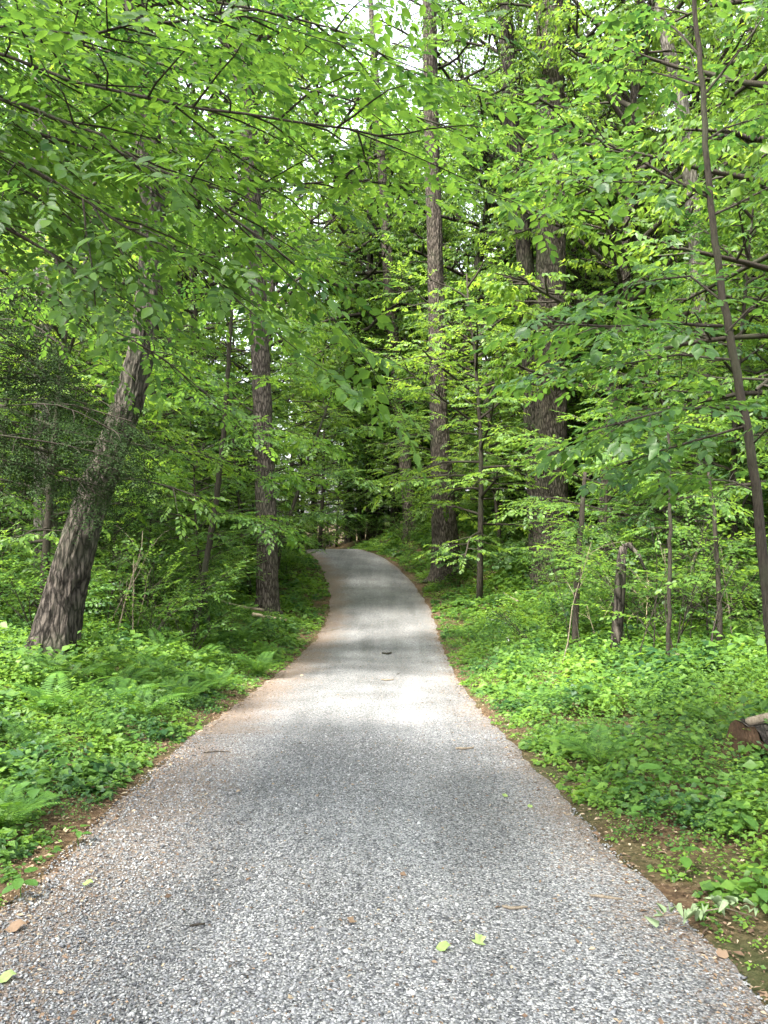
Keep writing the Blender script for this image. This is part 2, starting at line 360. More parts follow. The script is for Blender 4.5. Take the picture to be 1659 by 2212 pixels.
def road_z(x, y):
    t = (x - xroad(y)) / HW
    return zroad(y) + .035 * (1 - t ** 2) - .012 * np.exp(-((np.abs(t) - .42) / .16) ** 2) + .012 * (fbm(x * 1.5, y * 1.5) - .44)

def scatter_road(n, y0, y1, rng, pw=1.0):
    y = y0 + (y1 - y0) * rng.random(n) ** pw
    t = rng.uniform(-1, 1, n); return xroad(y) + t * HW, y, t
def stones():
    rng = np.random.default_rng(3)
    n = 68000
    x, y, t = scatter_road(n, 2.6, 9.0, rng, 1.8)
    e = rng.random(n) < .05; x = np.where(np.abs(t) > .95, xroad(y) + t * HW * .9, x)
    keep = (np.abs(x) < y * .52 + .15); x, y = x[keep], y[keep]; n = len(x)
    z = np.maximum(road_z(x, y) - .05 * (off(x, y) > .08), ground(x, y))
    r = .0058 * np.exp(rng.normal(0, .34, n))
    base = np.array([[1, 0, 0], [-1, 0, 0], [0, 1, 0], [0, -1, 0], [0, 0, 1], [0, 0, -1]], float)
    V = base[None] * (1 + rng.uniform(-.35, .35, (n, 6, 1))) + rng.uniform(-.35, .35, (n, 6, 3))
    V = V * np.stack([np.ones(n) * 1.15, rng.uniform(.7, 1.1, n), rng.uniform(.4, .7, n)], -1)[:, None]
    a = rng.uniform(0, 2 * np.pi, n); c, s = np.cos(a)[:, None], np.sin(a)[:, None]
    X = V[..., 0] * c - V[..., 1] * s; Y = V[..., 0] * s + V[..., 1] * c
    tx, ty = rng.normal(0, .3, (2, n, 1)); Z = V[..., 2] + X * tx + Y * ty
    V = np.stack([X, Y, Z], -1) * r[:, None, None] + np.stack([x, y, z + r * .1], -1)[:, None]
    f = np.array([[0, 2, 4], [2, 1, 4], [1, 3, 4], [3, 0, 4], [2, 0, 5], [1, 2, 5], [3, 1, 5], [0, 3, 5]])
    T = (f[None] + (np.arange(n) * 6)[:, None, None]).reshape(-1, 3)
    tag(obj('loose_gravel', mesh_np('loose_gravel', V, T), M['stone']), 'loose grey crushed stone lying over the near road', 'gravel', kind='stuff')
stones()

# ------------------------------------------------------------------ leaves
SH = {}
SH['quad'] = (np.array([[0, 0, 0], [.42, .5, .07], [1, 0, -.10], [.42, -.5, .07]]), np.array([[0, 2, 1], [0, 3, 2]]))
_ov = [(0, 0, 0), (.33, 0, -.03), (.68, 0, -.05), (1, 0, -.13), (.16, .30, .02), (.42, .5, .05), (.76, .30, .0), (.16, -.30, .02), (.42, -.5, .05), (.76, -.30, .0)]
_ovt = [(0, 1, 4), (1, 5, 4), (1, 2, 5), (2, 6, 5), (2, 3, 6), (0, 7, 1), (1, 7, 8), (1, 8, 2), (2, 8, 9), (2, 9, 3)]
SH['ovate'] = (np.array(_ov), np.array(_ovt))
_mp = [(.30, 0, -.02), (0, 0, 0), (.02, .34, .03), (.28, .52, .03), (.36, .26, .02), (.72, .40, -.02), (.66, .16, 0), (1, 0, -.10),
       (.66, -.16, 0), (.72, -.40, -.02), (.36, -.26, .02), (.28, -.52, .03), (.02, -.34, .03)]
SH['maple'] = (np.array(_mp), np.array([(0, i + 1, i) for i in range(1, 12)] + [(0, 1, 12)]))
SH['maple'] = (SH['maple'][0], np.array([(0, i, i + 1)[::-1] for i in range(1, 12)] + [(0, 12, 1)[::-1]]))
SH['round'] = (np.array([(0, 0, 0), (.15, .38, .02), (.5, .55, .04), (.85, .34, 0), (1, 0, -.08), (.85, -.34, 0), (.5, -.55, .04), (.15, -.38, .02), (.5, 0, -.04)]),
               np.array([(8, i + 1, i) for i in range(7)] + [(8, 0, 7)]))
SH['hex'] = (np.array([(0, 0, 0), (.24, .40, .04), (.66, .40, .02), (1, 0, -.11), (.66, -.40, .02), (.24, -.40, .04)]), np.array([(0, 2, 1), (0, 3, 2), (0, 4, 3), (0, 5, 4)]))
def leaf_verts(pos, dr, nr, ln, wd, shape):
    U, T = SH[shape]
    dr = unit(dr); sd = unit(np.cross(nr, dr)); nr = np.cross(dr, sd)
    ln = ln[:, None, None]; wd = wd[:, None, None]
    V = pos[:, None] + dr[:, None] * ln * U[None, :, :1] + sd[:, None] * wd * U[None, :, 1:2] + nr[:, None] * ln * U[None, :, 2:]
    n, k = len(pos), len(U)
    return V.reshape(-1, 3), (T[None] + (np.arange(n) * k)[:, None, None]).reshape(-1, 3)

def spray_template(rng, n=11, L=.55, leaf=.085, droop=.25, spread=(62, 25), roll=.35, petiole=.012):
    t = np.linspace(.06, 1, n); s = np.where(np.arange(n) % 2 == 0, 1., -1.)
    a = np.radians(np.interp(t, [0, 1], spread) + rng.normal(0, 9, n)); a[-1] = rng.normal(0, .2)
    px = t * L; pz = -droop * .25 * L * t ** 2
    py = .03 * L * np.sin(t * 3 + rng.uniform(0, 6))
    pos = np.stack([px, py, pz], -1)
    d = np.stack([np.cos(a), s * np.sin(a), -droop * (.5 + rng.random(n))], -1)
    nr = np.stack([rng.normal(0, roll * .6, n) + .2, rng.normal(0, roll, n), np.ones(n)], -1)
    ln = leaf * np.clip(1 + rng.normal(0, .25, n), .5, 1.45) * np.interp(t, [0, .5, 1], [.8, 1.1, .95])
    return pos + unit(d) * petiole, unit(d), unit(nr), ln
class Foliage:
    """Sprays of leaves collected as arrays of frames."""
    def __init__(s, rng, ntemp=10, ratio=.56, **kw):
        s.rng = rng; s.ratio = ratio; s.temps = [spray_template(rng, **kw) for _ in range(ntemp)]; s.sp = []
    def spray(s, p, d, up, sc=1.0): s.sp.append((*p, *d, *up, sc))
    def frames(s):
        A = np.array(s.sp); p, d, u, sc = A[:, :3], unit(A[:, 3:6]), A[:, 6:9], A[:, 9]
        y = unit(np.cross(u, d)); z = np.cross(d, y); R = np.stack([d, y, z], -1)
        which = s.rng.integers(0, len(s.temps), len(A)); out = []
        for k, (tp, td, tn, tl) in enumerate(s.temps):
            i = np.where(which == k)[0]
            if not len(i): continue
            f = lambda v: np.einsum('mij,nj->mni', R[i], v)
            out.append((f(tp) * sc[i][:, None, None] + p[i][:, None], f(td), f(tn), tl[None] * sc[i][:, None]))
        pos = np.concatenate([o[0].reshape(-1, 3) for o in out]); dr = np.concatenate([o[1].reshape(-1, 3) for o in out])
        nr = np.concatenate([o[2].reshape(-1, 3) for o in out]); ln = np.concatenate([o[3].ravel() for o in out])
        nr = nr + s.rng.normal(0, .15, nr.shape); dr = dr + s.rng.normal(0, .10, dr.shape)
        return pos, dr, nr, ln
    def mesh(s, name, shape='quad'):
        pos, dr, nr, ln = s.frames()
        V, T = leaf_verts(pos, dr, nr, ln, ln * s.ratio * s.rng.uniform(.85, 1.15, len(ln)), shape)
        return mesh_np(name, V, T, shape != 'quad')

# ------------------------------------------------------------------ wood
def tube(soup, pts, rad, k=5, cap=True):
    pts = np.asarray(pts, float); rad = np.asarray(rad, float); n = len(pts)
    tg = unit(np.gradient(pts, axis=0))
    ref = np.array([0, 0, 1.]) if abs(tg[0][2]) < .9 else np.array([1., 0, 0])
    a = unit(np.cross(tg, ref)); b = np.cross(tg, a)
    th = np.arange(k) * 2 * np.pi / k
    V = pts[:, None] + (a[:, None] * np.cos(th)[None, :, None] + b[:, None] * np.sin(th)[None, :, None]) * rad[:, None, None]
    i = (np.arange(n - 1)[:, None] * k + np.arange(k)[None]); j = np.arange(n - 1)[:, None] * k + (np.arange(k)[None] + 1) % k
    q = np.stack([i, j, j + k, i + k], -1).reshape(-1, 4)
    V = V.reshape(-1, 3); T = np.concatenate([q[:, [0, 1, 2]], q[:, [0, 2, 3]]])
    if cap:
        V = np.concatenate([V, pts[:1], pts[-1:]]); e = np.arange(k); f = (e + 1) % k
        T = np.concatenate([T, np.stack([np.full(k, n * k), f, e], -1), np.stack([np.full(k, n * k + 1), e + (n - 1) * k, f + (n - 1) * k], -1)])
    soup.add(V, T)
def resample(pts, step):
    pts = np.asarray(pts, float)
    s = np.concatenate([[0], np.cumsum(np.linalg.norm(np.diff(pts, axis=0), axis=1))])
    m = max(4, int(s[-1] / step)); q = np.linspace(0, s[-1], m)
    out = np.stack([np.interp(q, s, pts[:, i]) for i in range(pts.shape[1])], -1)
    w = max(1, int(m * .04)); k = np.hanning(2 * w + 3)[1:-1]; k /= k.sum()
    sm = np.stack([np.convolve(np.pad(out[:, i], w, mode='reflect', reflect_type='odd'), k, 'valid') for i in range(out.shape[1])], -1)
    return sm, q
def trunk_mesh(name, pts, rad, step=.06, k=44, ridge=.03, freq=26, vf=2.2, flare=.35, seed=0, lumps=.05):
    """A trunk with furrowed bark and a root flare, from the ground up."""
    A, q = resample(np.concatenate([np.asarray(pts, float), np.asarray(rad, float)[:, None]], 1), step)
    p, r = A[:, :3], A[:, 3]; tg = unit(np.gradient(p, axis=0))
    a = unit(np.cross(tg, np.array([0, 1., 0.02]))); b = np.cross(tg, a); n = len(p)
    th = np.arange(k) * 2 * np.pi / k; TH, Q = np.meshgrid(th, q)
    U = TH / (2 * np.pi) * freq
    wob = (vnoise(U * .5 + seed, Q * 1.1 + seed) - .5) * 1.6
    f1 = 1 - np.abs(2 * vnoise(U + wob + 0 * Q, Q * vf + seed * 3, freq) - 1)
    f2 = 1 - np.abs(2 * vnoise(U * 2 + wob, Q * vf * 2.3 + seed, freq * 2) - 1)
    bark = (f1 ** 1.4 * .7 + f2 * .3) - .5
    roots = 1 + flare * np.exp(-Q / .28) * (1 + .55 * np.sin(TH * 5 + seed) + .3 * np.sin(TH * 3 + 2 * seed))
    lum = 1 + lumps * (fbm(np.cos(TH) * 1.1 + 30 + seed, Q * .9 + np.sin(TH) * 1.1) - .44) * 2
    R = r[:, None] * roots * lum + bark * ridge * np.minimum(1, r / .2)[:, None]
    V = p[:, None] + (a[:, None] * np.cos(TH)[..., None] + b[:, None] * np.sin(TH)[..., None]) * R[..., None]
    i = np.arange(n - 1)[:, None] * k + np.arange(k)[None]; j = np.arange(n - 1)[:, None] * k + (np.arange(k)[None] + 1) % k
    return mesh_np(name, V.reshape(-1, 3), np.stack([i, j, j + k, i + k], -1).reshape(-1, 4), True)

UP = np.array([0, 0, 1.])
def rot_about(v, ax, a):
    ax = unit(ax); return v * math.cos(a) + np.cross(ax, v) * math.sin(a) + ax * np.dot(ax, v) * (1 - math.cos(a))
def curve(rng, p0, d0, L, n=7, bend=(0, 0, -.1), wig=.08):
    p = [np.array(p0, float)]; d = unit(np.array(d0, float)); b = np.array(bend, float)
    for i in range(n - 1):
        d = unit(d + b / (n - 1) * 2 + rng.normal(0, wig, 3)); p.append(p[-1] + d * L / (n - 1))
    return np.array(p)
def along(pts, t):
    x = t * (len(pts) - 1); i = min(int(x), len(pts) - 2); f = x - i
    return pts[i] * (1 - f) + pts[i + 1] * f, unit(pts[i + 1] - pts[i])
def branch(rng, wood, fol, p0, d0, L, r, levels, cfg, pts=None):
    """A limb with side branches in a nearly level plane and sprays of leaves on the last level."""
    if pts is None: pts = curve(rng, p0, d0, L, cfg.get('n', 6), cfg['bend'][min(levels, len(cfg['bend']) - 1)], cfg.get('wig', .08))
    tube(wood, pts, np.linspace(r, r * .35, len(pts)), 5 if levels > 0 else 3, False)
    if levels == 0:
        m = max(2, int(L / cfg['step'])); side = rng.choice([-1, 1])
        for i in range(m):
            t = (.25 if m > 2 else .4) + (1 - .3) * (i + rng.random() * .5) / m
            p, d = along(pts, min(t, .99)); side = -side
            dd = rot_about(d, UP, side * math.radians(rng.uniform(35, 65)))
            dd[2] = dd[2] * .5 + rng.normal(cfg.get('tilt', -.08), .16)
            fol.spray(p, dd, UP + rng.normal(0, cfg.get('roll', .22), 3), cfg.get('sc', 1.) * rng.uniform(.75, 1.2))
        p, d = along(pts, .99); d = d.copy(); d[2] -= .1
        fol.spray(p, d, UP + rng.normal(0, .2, 3), cfg.get('sc', 1.))
        return
    m = max(2, int(L * (1 - cfg['bare']) / cfg['gap'][min(levels, len(cfg['gap'])) - 1])); side = rng.choice([-1, 1])
    for i in range(m):
        t = cfg['bare'] + (1 - cfg['bare']) * (i + .5 * rng.random()) / m
        p, d = along(pts, t); side = -side
        dd = rot_about(d, UP, side * math.radians(rng.uniform(38, 68))); dd[2] = dd[2] * .6 + rng.normal(.02, .16)
        l = max(.25, L * cfg['ratio'] * (1.15 - .75 * t) * rng.uniform(.75, 1.2))
        branch(rng, wood, fol, p, dd, l, max(.004, r * .45), levels - 1, cfg)
    branch(rng, wood, fol, pts[-2], pts[-1] - pts[-2], max(.3, L * .25), max(.004, r * .3), levels - 1, cfg)

# ------------------------------------------------------------------ tree prototypes
def proto_understory(seed, H=7, R=2.6, nl=18, leaf=.10, ratio=.58, shape='quad', lo=.22, elev=(5, 38), mat='maple', gap=.33, n=15, L=.5, droop=.3, roll=.42):
    rng = np.random.default_rng(seed); wood = Soup()
    fol = Foliage(rng, 8, ratio, n=n, L=L, leaf=leaf, droop=droop, roll=roll)
    tp = curve(rng, (0, 0, -.3), (rng.normal(0, .06), rng.normal(0, .06), 1), H + .3, 9, (rng.normal(0, .05), rng.normal(0, .05), .1), .05)
    r0 = .011 * H; tube(wood, tp, np.linspace(r0, r0 * .2, 9), 8)
    cfg = dict(bend=[(0, 0, -.08), (0, 0, -.12)], gap=[gap], step=.26, ratio=.45, bare=.22, tilt=-.06, roll=.2)
    for i in range(nl):
        t = lo + (1 - lo) * (i + rng.random() * .7) / nl; p, d = along(tp, min(t, .98))
        az = i * 2.4 + rng.normal(0, .3); e = math.radians(np.interp(t, [lo, 1], elev) + rng.normal(0, 6))
        prof = math.sin(math.pi * (.22 + .70 * (t - lo) / (1 - lo)))
        branch(rng, wood, fol, p, (math.cos(az) * math.cos(e), math.sin(az) * math.cos(e), math.sin(e)), R * max(.3, prof) * rng.uniform(.8, 1.15), r0 * .38, 1, cfg)
    return wood.mesh('trunk', True), fol.mesh('crown', shape), mat
def proto_canopy(seed, H=26, lo=.36, R=4.6, nl=36, leaf=.165, mat='canopy', n=10):
    rng = np.random.default_rng(seed); wood = Soup()
    fol = Foliage(rng, 8, .62, n=n, L=.6, leaf=leaf, droop=.75, roll=.95)
    fol.temps = fol.temps
    tp = curve(rng, (0, 0, -.4), (0, 0, 1), H * .95 + .4, 12, (rng.normal(0, .04), rng.normal(0, .04), .05), .03)
    r0 = .0115 * H; tube(wood, tp, np.linspace(r0, r0 * .15, 12) * np.concatenate([[1.25], np.ones(11)]), 12)
    cfg = dict(bend=[(0, 0, -.06), (0, 0, -.05), (0, 0, .12)], gap=[.40, .6], step=.30, ratio=.45, bare=.3, tilt=-.08, roll=.35, wig=.12)
    for i in range(nl):
        t = lo + (.98 - lo) * (i + rng.random() * .7) / nl; p, d = along(tp, min(t, .98))
        az = i * 2.4 + rng.normal(0, .35); e = math.radians(np.interp(t, [lo, 1], [8, 60]) + rng.normal(0, 8))
        prof = math.sin(math.pi * (.28 + .66 * (t - lo) / (1 - lo)))
        branch(rng, wood, fol, p, (math.cos(az) * math.cos(e), math.sin(az) * math.cos(e), math.sin(e)), R * max(.3, prof) * rng.uniform(.75, 1.2), r0 * .33, 2, cfg)
    return wood.mesh('trunk', True), fol.mesh('crown'), mat
def proto_shrub(seed, H=1.8, nst=6, leaf=.075, ratio=.6, shape='quad', mat='shrub', spread=.45, n=9):
    rng = np.random.default_rng(seed); wood = Soup(); fol = Foliage(rng, 6, ratio, n=n, L=.36, leaf=leaf, droop=.2)
    cfg = dict(bend=[(0, 0, -.1), (0, 0, 0)], gap=[.2], step=.2, ratio=.5, bare=.3, tilt=0, roll=.25, n=5)
    for i in range(nst):
        az = i * 2.4 + rng.normal(0, .4); l = H * rng.uniform(.7, 1.1)
        d = (math.cos(az) * spread, math.sin(az) * spread, 1)
        branch(rng, wood, fol, (math.cos(az) * .06, math.sin(az) * .06, -.1), d, l, .011, 1, cfg, pts=curve(rng, (math.cos(az) * .06, math.sin(az) * .06, -.1), d, l, 6, (math.cos(az) * .15, math.sin(az) * .15, -.1), .1))
    return wood.mesh('stems', True), fol.mesh('leaves', shape), mat
def needle_mesh(rng, sprays, name):
    """Hemlock: flat twigs edged with two rows of short needles."""
    sp = np.array(sprays); p, d, u, sc = sp[:, :3], unit(sp[:, 3:6]), sp[:, 6:9], sp[:, 9]
    y = unit(np.cross(u, d)); z = np.cross(d, y); m = len(sp)
    pos, dr, nr, ln = [], [], [], []
    for tw in range(5):                     # the leader and four side twigs of a spray
        t0 = [0, .15, .32, .5, .68][tw]; s = [0, 1, -1, 1, -1][tw]; L = [.5, .26, .24, .2, .15][tw]
        a = s * math.radians(48) + rng.normal(0, .12, m)
        td = d * np.cos(a)[:, None] + y * np.sin(a)[:, None] - z * (.15 + .2 * rng.random(m))[:, None]
        b0 = p + d * (t0 * .5 * sc)[:, None]
        k = int(L / .042)
        for i in range(k):
            for sd in (1, -1):
                side = unit(np.cross(z, td)) * sd
                pos.append(b0 + td * (L * (i + .5) / k * sc)[:, None]); dr.append(side + td * .6 + rng.normal(0, .15, (m, 3)))
                nr.append(z + rng.normal(0, .3, (m, 3))); ln.append(.042 * sc * rng.uniform(.8, 1.3, m))
    ln = np.concatenate(ln)
    V, T = leaf_verts(np.concatenate(pos), np.concatenate(dr), np.concatenate(nr), ln, ln * .34, 'quad')
    return mesh_np(name, V, T)
def proto_hemlock(seed, H=9, R=2.6, nl=34, lo=.1):
    rng = np.random.default_rng(seed); wood = Soup(); fol = Foliage(rng, 2, .5)
    tp = curve(rng, (0, 0, -.3), (0, 0, 1), H, 8, (0, 0, .1), .02); r0 = .012 * H
    tube(wood, tp, np.linspace(r0, .012, 8), 10)
    cfg = dict(bend=[(0, 0, -.25), (0, 0, -.3)], gap=[.20], step=.16, ratio=.42, bare=.18, tilt=-.2, roll=.18)
    for i in range(nl):
        t = lo + (.97 - lo) * i / nl; p, d = along(tp, t); az = i * 2.4 + rng.normal(0, .3); e = math.radians(np.interp(t, [lo, 1], [6, 45]))
        branch(rng, wood, fol, p, (math.cos(az) * math.cos(e), math.sin(az) * math.cos(e), math.sin(e)), R * (1.08 - .8 * t) * rng.uniform(.8, 1.1), r0 * .25, 1, cfg)
    return wood.mesh('trunk', True), needle_mesh(rng, fol.sp, 'crown'), 'hemlock'

def place(proto, name, label, cat, x, y, rz, s, group=None, wood_name='trunk', leaf_name='crown', wood_mat='bark', z=None):
    z = float(ground(x, y)) if z is None else z
    t = thing(name, label, cat, (x, y, z), group, rz, s)
    obj(wood_name, proto[0], M[wood_mat], t); obj(leaf_name, proto[1], M[proto[2]], t)
    return t

CANOPY = [proto_canopy(100 + i, H=[26, 29, 24][i], lo=[.26, .3, .22][i], R=[4.8, 5.2, 4.4][i]) for i in range(3)]
UNDER = [proto_understory(200, 7.5, 3.0, 24, leaf=.095, gap=.26), proto_understory(201, 6.0, 2.7, 20, leaf=.09, gap=.26), proto_understory(202, 9.0, 3.2, 26, leaf=.105, gap=.28, mat='canopy'),
         proto_understory(203, 5.0, 2.4, 17, leaf=.085, gap=.27, mat='shrub'), proto_understory(204, 8.0, 2.8, 22, leaf=.10, gap=.3, mat='dogwood')]
MID = [proto_understory(210, 14, 3.6, 34, leaf=.14, lo=.16, elev=(0, 42), mat='canopy', gap=.62, n=12, L=.7, droop=.6, roll=.75), proto_understory(211, 17, 3.9, 38, leaf=.145, lo=.2, elev=(0, 45), mat='maple', gap=.66, n=12, L=.72, droop=.6, roll=.75)]
SHRUB = [proto_shrub(300, 1.9, 7), proto_shrub(301, 1.4, 8, leaf=.065), proto_shrub(302, 2.6, 6, leaf=.085, mat='maple'), proto_shrub(303, 1.1, 9, leaf=.06, mat='shrub', spread=.7)]
HEM = [proto_hemlock(400, 10, 3.1, 40, .2), proto_hemlock(401, 13, 3.0, 44, .12)]

# ------------------------------------------------------------------ the trees one can single out
def key_tree(name, label, pxs, widths, d, bark, crown=None, seed=1, ridge=.03, freq=26, k=44, step=.07, top=None, vf=2.2, flare=.35, crown_s=1., crown_h=None):
    pts = [P(x, y, d) for x, y in pxs]; rad = [mlen(w, d) / 2 for w in widths]
    pts[0][2] = float(ground(pts[0][0], pts[0][1])) - .15
    if top is not None:
        q = pts[-1] + np.array([top[0], top[1], 0]); q[2] = pts[0][2] + top[2]; pts.append(q); rad.append(rad[-1] * .45)
    base = np.array(pts[0]); loc = base + np.array([0, 0, .15])
    t = thing(name, label, 'tree', loc)
    obj('trunk', trunk_mesh('trunk', np.array(pts) - loc, rad, step, k, ridge, freq, vf, flare, seed), M[bark], t)
    if crown is not None:
        # the crown sits round the upper trunk
        tp = np.array(pts[-1]) - loc
        c = obj('crown', CANOPY[crown][1], M['canopy'], t)
        H = [26, 29, 24][crown]; s = crown_s
        c.scale = (s, s, s); c.location = (tp[0], tp[1], tp[2] - H * .93 * s)
        c.rotation_euler = (0, 0, seed * 1.3)
        # the limbs that carry it, taken from the same growth
        w = obj('limbs', CANOPY_LIMBS[crown], M['bark'], t); w.scale = c.scale; w.location = c.location; w.rotation_euler = c.rotation_euler
    return t
def limbs_only(me, H, lo):
    V = np.empty(len(me.vertices) * 3, np.float32); me.vertices.foreach_get('co', V); V = V.reshape(-1, 3)
    T = np.empty(len(me.loops), np.int32); me.loops.foreach_get('vertex_index', T); T = T.reshape(-1, 3)
    ntr = 12 * 12 + 2
    T = T[(T >= ntr).all(1)] - ntr
    return mesh_np('limbs', V[ntr:], T, True)
CANOPY_LIMBS = [limbs_only(p[0], 0, 0) for p in CANOPY]

d_oak = hit(108, 1418)
oak = key_tree('oak_tree', 'thick dark furrowed oak leaning right from the left bank', [(108, 1425), (140, 1280), (178, 1140), (235, 985), (288, 840), (316, 700), (330, 560), (331, 440), (316, 260), (298, 90), (290, -60)],
               [98, 80, 69, 62, 56, 52, 50, 50, 52, 54, 52], d_oak, 'oak_bark', 0, 3, .06, 26, 110, .055, (.4, .6, 22), vf=3.6, flare=.5, crown_s=.7)
d5 = hit(577, 1328)
key_tree('straight_tree', 'straight slim trunk rising from the left verge beside the bend', [(577, 1332), (577, 1200), (573, 1050), (568, 900), (562, 750), (553, 560), (545, 400), (533, 200), (520, 0), (515, -100)],
         [50, 44, 42, 40, 38, 36, 34, 33, 31, 30], d5, 'poplar_bark', 2, 5, .045, 18, 64, .08, (.3, .2, 25), crown_s=.75, flare=.5)
dA = hit(965, 1245)
key_tree('tulip_tree', 'stout ridged trunk standing closest to the right road edge', [(966, 1248), (960, 1150), (956, 1050), (948, 900), (944, 720), (940, 560), (935, 380), (930, 200), (928, 0)],
         [64, 56, 48, 38, 35, 33, 31, 30, 29], dA, 'poplar_bark', 1, 7, .06, 22, 80, .1, (.2, .2, 32), flare=.45, vf=1.2, crown_s=.6)
d8 = 43.0
key_tree('leaning_tree', 'slightly leaning grey trunk behind the pale fallen log', [(889, 1140), (880, 1040), (868, 930), (858, 820), (848, 700), (838, 560)], [32, 28, 26, 25, 23, 22], d8, 'poplar_bark', 1, 9, .03, 16, 28, .15, (-1, 0, 30))
d9 = hit(1192, 1258)
key_tree('big_tree', 'broadest straight grey-brown trunk in the right-hand woods', [(1192, 1262), (1190, 1100), (1190, 850), (1190, 600), (1189, 300), (1187, 0), (1187, -120)], [84, 72, 66, 62, 59, 57, 56], d9, 'poplar_bark', 1, 11, .055, 28, 90, .08, (0, .2, 29), crown_s=.7)
key_tree('curved_tree', 'dark curving trunk close against the broad grey trunk', [(1168, 1258), (1160, 1100), (1152, 900), (1143, 700), (1132, 520), (1118, 380), (1106, 300), (1098, 150), (1088, -20), (1084, -120)], [46, 42, 40, 38, 36, 36, 33, 32, 31, 30], d9 + .9, 'oak_bark', 2, 13, .03, 18, 36, .08, (-.6, .3, 27), crown_s=.6)
key_tree('forked_tree', 'pale-topped bending trunk behind the right-hand sapling', [(1535, 1300), (1525, 1000), (1512, 700), (1503, 520), (1492, 400), (1474, 220), (1440, 90), (1415, -20)], [40, 36, 33, 30, 30, 28, 25, 22], 24.0, 'grey_bark', 0, 15, .02, 16, 28, .1, (-1, .5, 24))
key_tree('grey_tree', 'pale grey trunk far left behind the hemlock', [(100, 1330), (98, 1000), (97, 760), (92, 400), (86, 50), (84, -60)], [50, 45, 43, 41, 38, 36], 19.0, 'grey_bark', 2, 17, .03, 20, 36, .08, (0, .3, 24), crown_s=.7)
for i, (x, w, lab) in enumerate([(806, 18, 'black trunk rising just past the crest of the road'), (826, 10, 'thinner trunk beside the black trunk past the road crest'),
                                 (752, 12, 'slim trunk standing beyond the middle of the road crest'), (784, 9, 'narrow grey trunk at the right end of the crest line'),
                                 (680, 12, 'dark slim trunk beyond the left end of the crest line')]):
    key_tree('woodland_tree', lab, [(x, 1200), (x - 1, 1080), (x - 2, 950), (x - 5, 700), (x - 8, 400)], [w * 1.1, w, w * .9, w * .8, w * .6], 50.0 + i * 1.7, 'oak_bark', i % 3, 20 + i, .015, 12, 20, .3, (0, 0, 26))

# beech reaching in from the left: big leaves close by
def leafy_branches(tree, specs, fol, wood_mat, cfg, rng, part='branch'):
    for pts3, r in specs:
        w = Soup(); L = float(np.linalg.norm(np.diff(pts3, axis=0), axis=1).sum())
        A, q = resample(pts3, .25)
        A = A + rng.normal(0, .012, A.shape)
        branch(rng, w, fol, None, None, L, r, 1, cfg, pts=A)
        obj(part, w.mesh(part, True), M[wood_mat], tree)
def finish_leaves(tree, fol, shape, mat, loc, nsolo=300, ratio=.58, mname='leaf'):
    """The largest leaves in view become single parts, the rest one mass of foliage."""
    pos, dr, nr, ln = fol.frames(); rng = fol.rng
    wp = pos + np.asarray(loc)
    d = np.maximum(wp[:, 1], .1); u = wp[:, 0] * F / d + 384; v = 512 - (wp[:, 2] - CAM_H) * F / d
    nrm = unit(nr); view = unit(wp - np.array([0, 0, CAM_H]))
    size = ln * F / d * (.35 + np.abs((nrm * view).sum(1)))
    size[(wp[:, 1] < 1.5) | (u < 5) | (u > 763) | (v < 5) | (v > 1019)] = 0
    order = np.argsort(-size); solo = order[:nsolo]; solo = solo[size[solo] > 0]; rest = np.setdiff1d(np.arange(len(pos)), solo)
    V, T = leaf_verts(pos[rest], dr[rest], nr[rest], ln[rest], ln[rest] * ratio * rng.uniform(.85, 1.15, len(rest)), 'hex')
    c = obj('foliage', mesh_np('foliage', V, T, True), M[mat], tree); c['kind'] = 'stuff'
    one = []
    for k in range(4):
        a, b = leaf_verts(np.zeros((1, 3)), np.array([[1., 0, 0]]), np.array([[0, 0, 1.]]), np.array([1.]), np.array([ratio * (.9 + .08 * k)]), shape)
        a = a + np.stack([0 * a[:, 0], 0 * a[:, 0], .03 * np.sin(a[:, 0] * 7 + k)], -1)
        one.append(mesh_np(mname, a, b, True))
    from mathutils import Matrix
    for q, i in enumerate(solo):
        x = unit(dr[i]); y = unit(np.cross(nr[i], x)); z = np.cross(x, y)
        o = obj(mname, one[q % 4], M[mat], tree)
        m = Matrix(((x[0], y[0], z[0], pos[i][0]), (x[1], y[1], z[1], pos[i][1]), (x[2], y[2], z[2], pos[i][2]), (0, 0, 0, 1)))
        o.matrix_basis = m @ Matrix.Scale(float(ln[i]), 4)
rngb = np.random.default_rng(11)
bx, by = -4.9, 5.6; bz = float(ground(bx, by)); bloc = np.array([bx, by, bz])
beech = thing('beech_tree', 'beech with large close leaves reaching in across the upper left', 'tree', bloc)
obj('trunk', trunk_mesh('trunk', [(0, 0, -.2), (.05, 0, 2), (.1, 0, 4.5), (.15, .1, 7.5), (.2, .1, 11)], [.16, .14, .12, .09, .04], .1, 24, .003, 10), M['grey_bark'], beech)
fb = Foliage(rngb, 14, .58, n=13, L=.36, leaf=.060, droop=.12, roll=.20)
cfgb = dict(bend=[(0, 0, -.1), (0, 0, -.1)], gap=[.13], step=.16, ratio=.25, bare=.2, tilt=-.06, roll=.16, n=5)
def bspec(z0, pix, r=.016):
    pts = [np.array([.1, 0, z0])] + [P(x, y, d) - bloc for x, y, d in pix]
    return np.array(pts), r
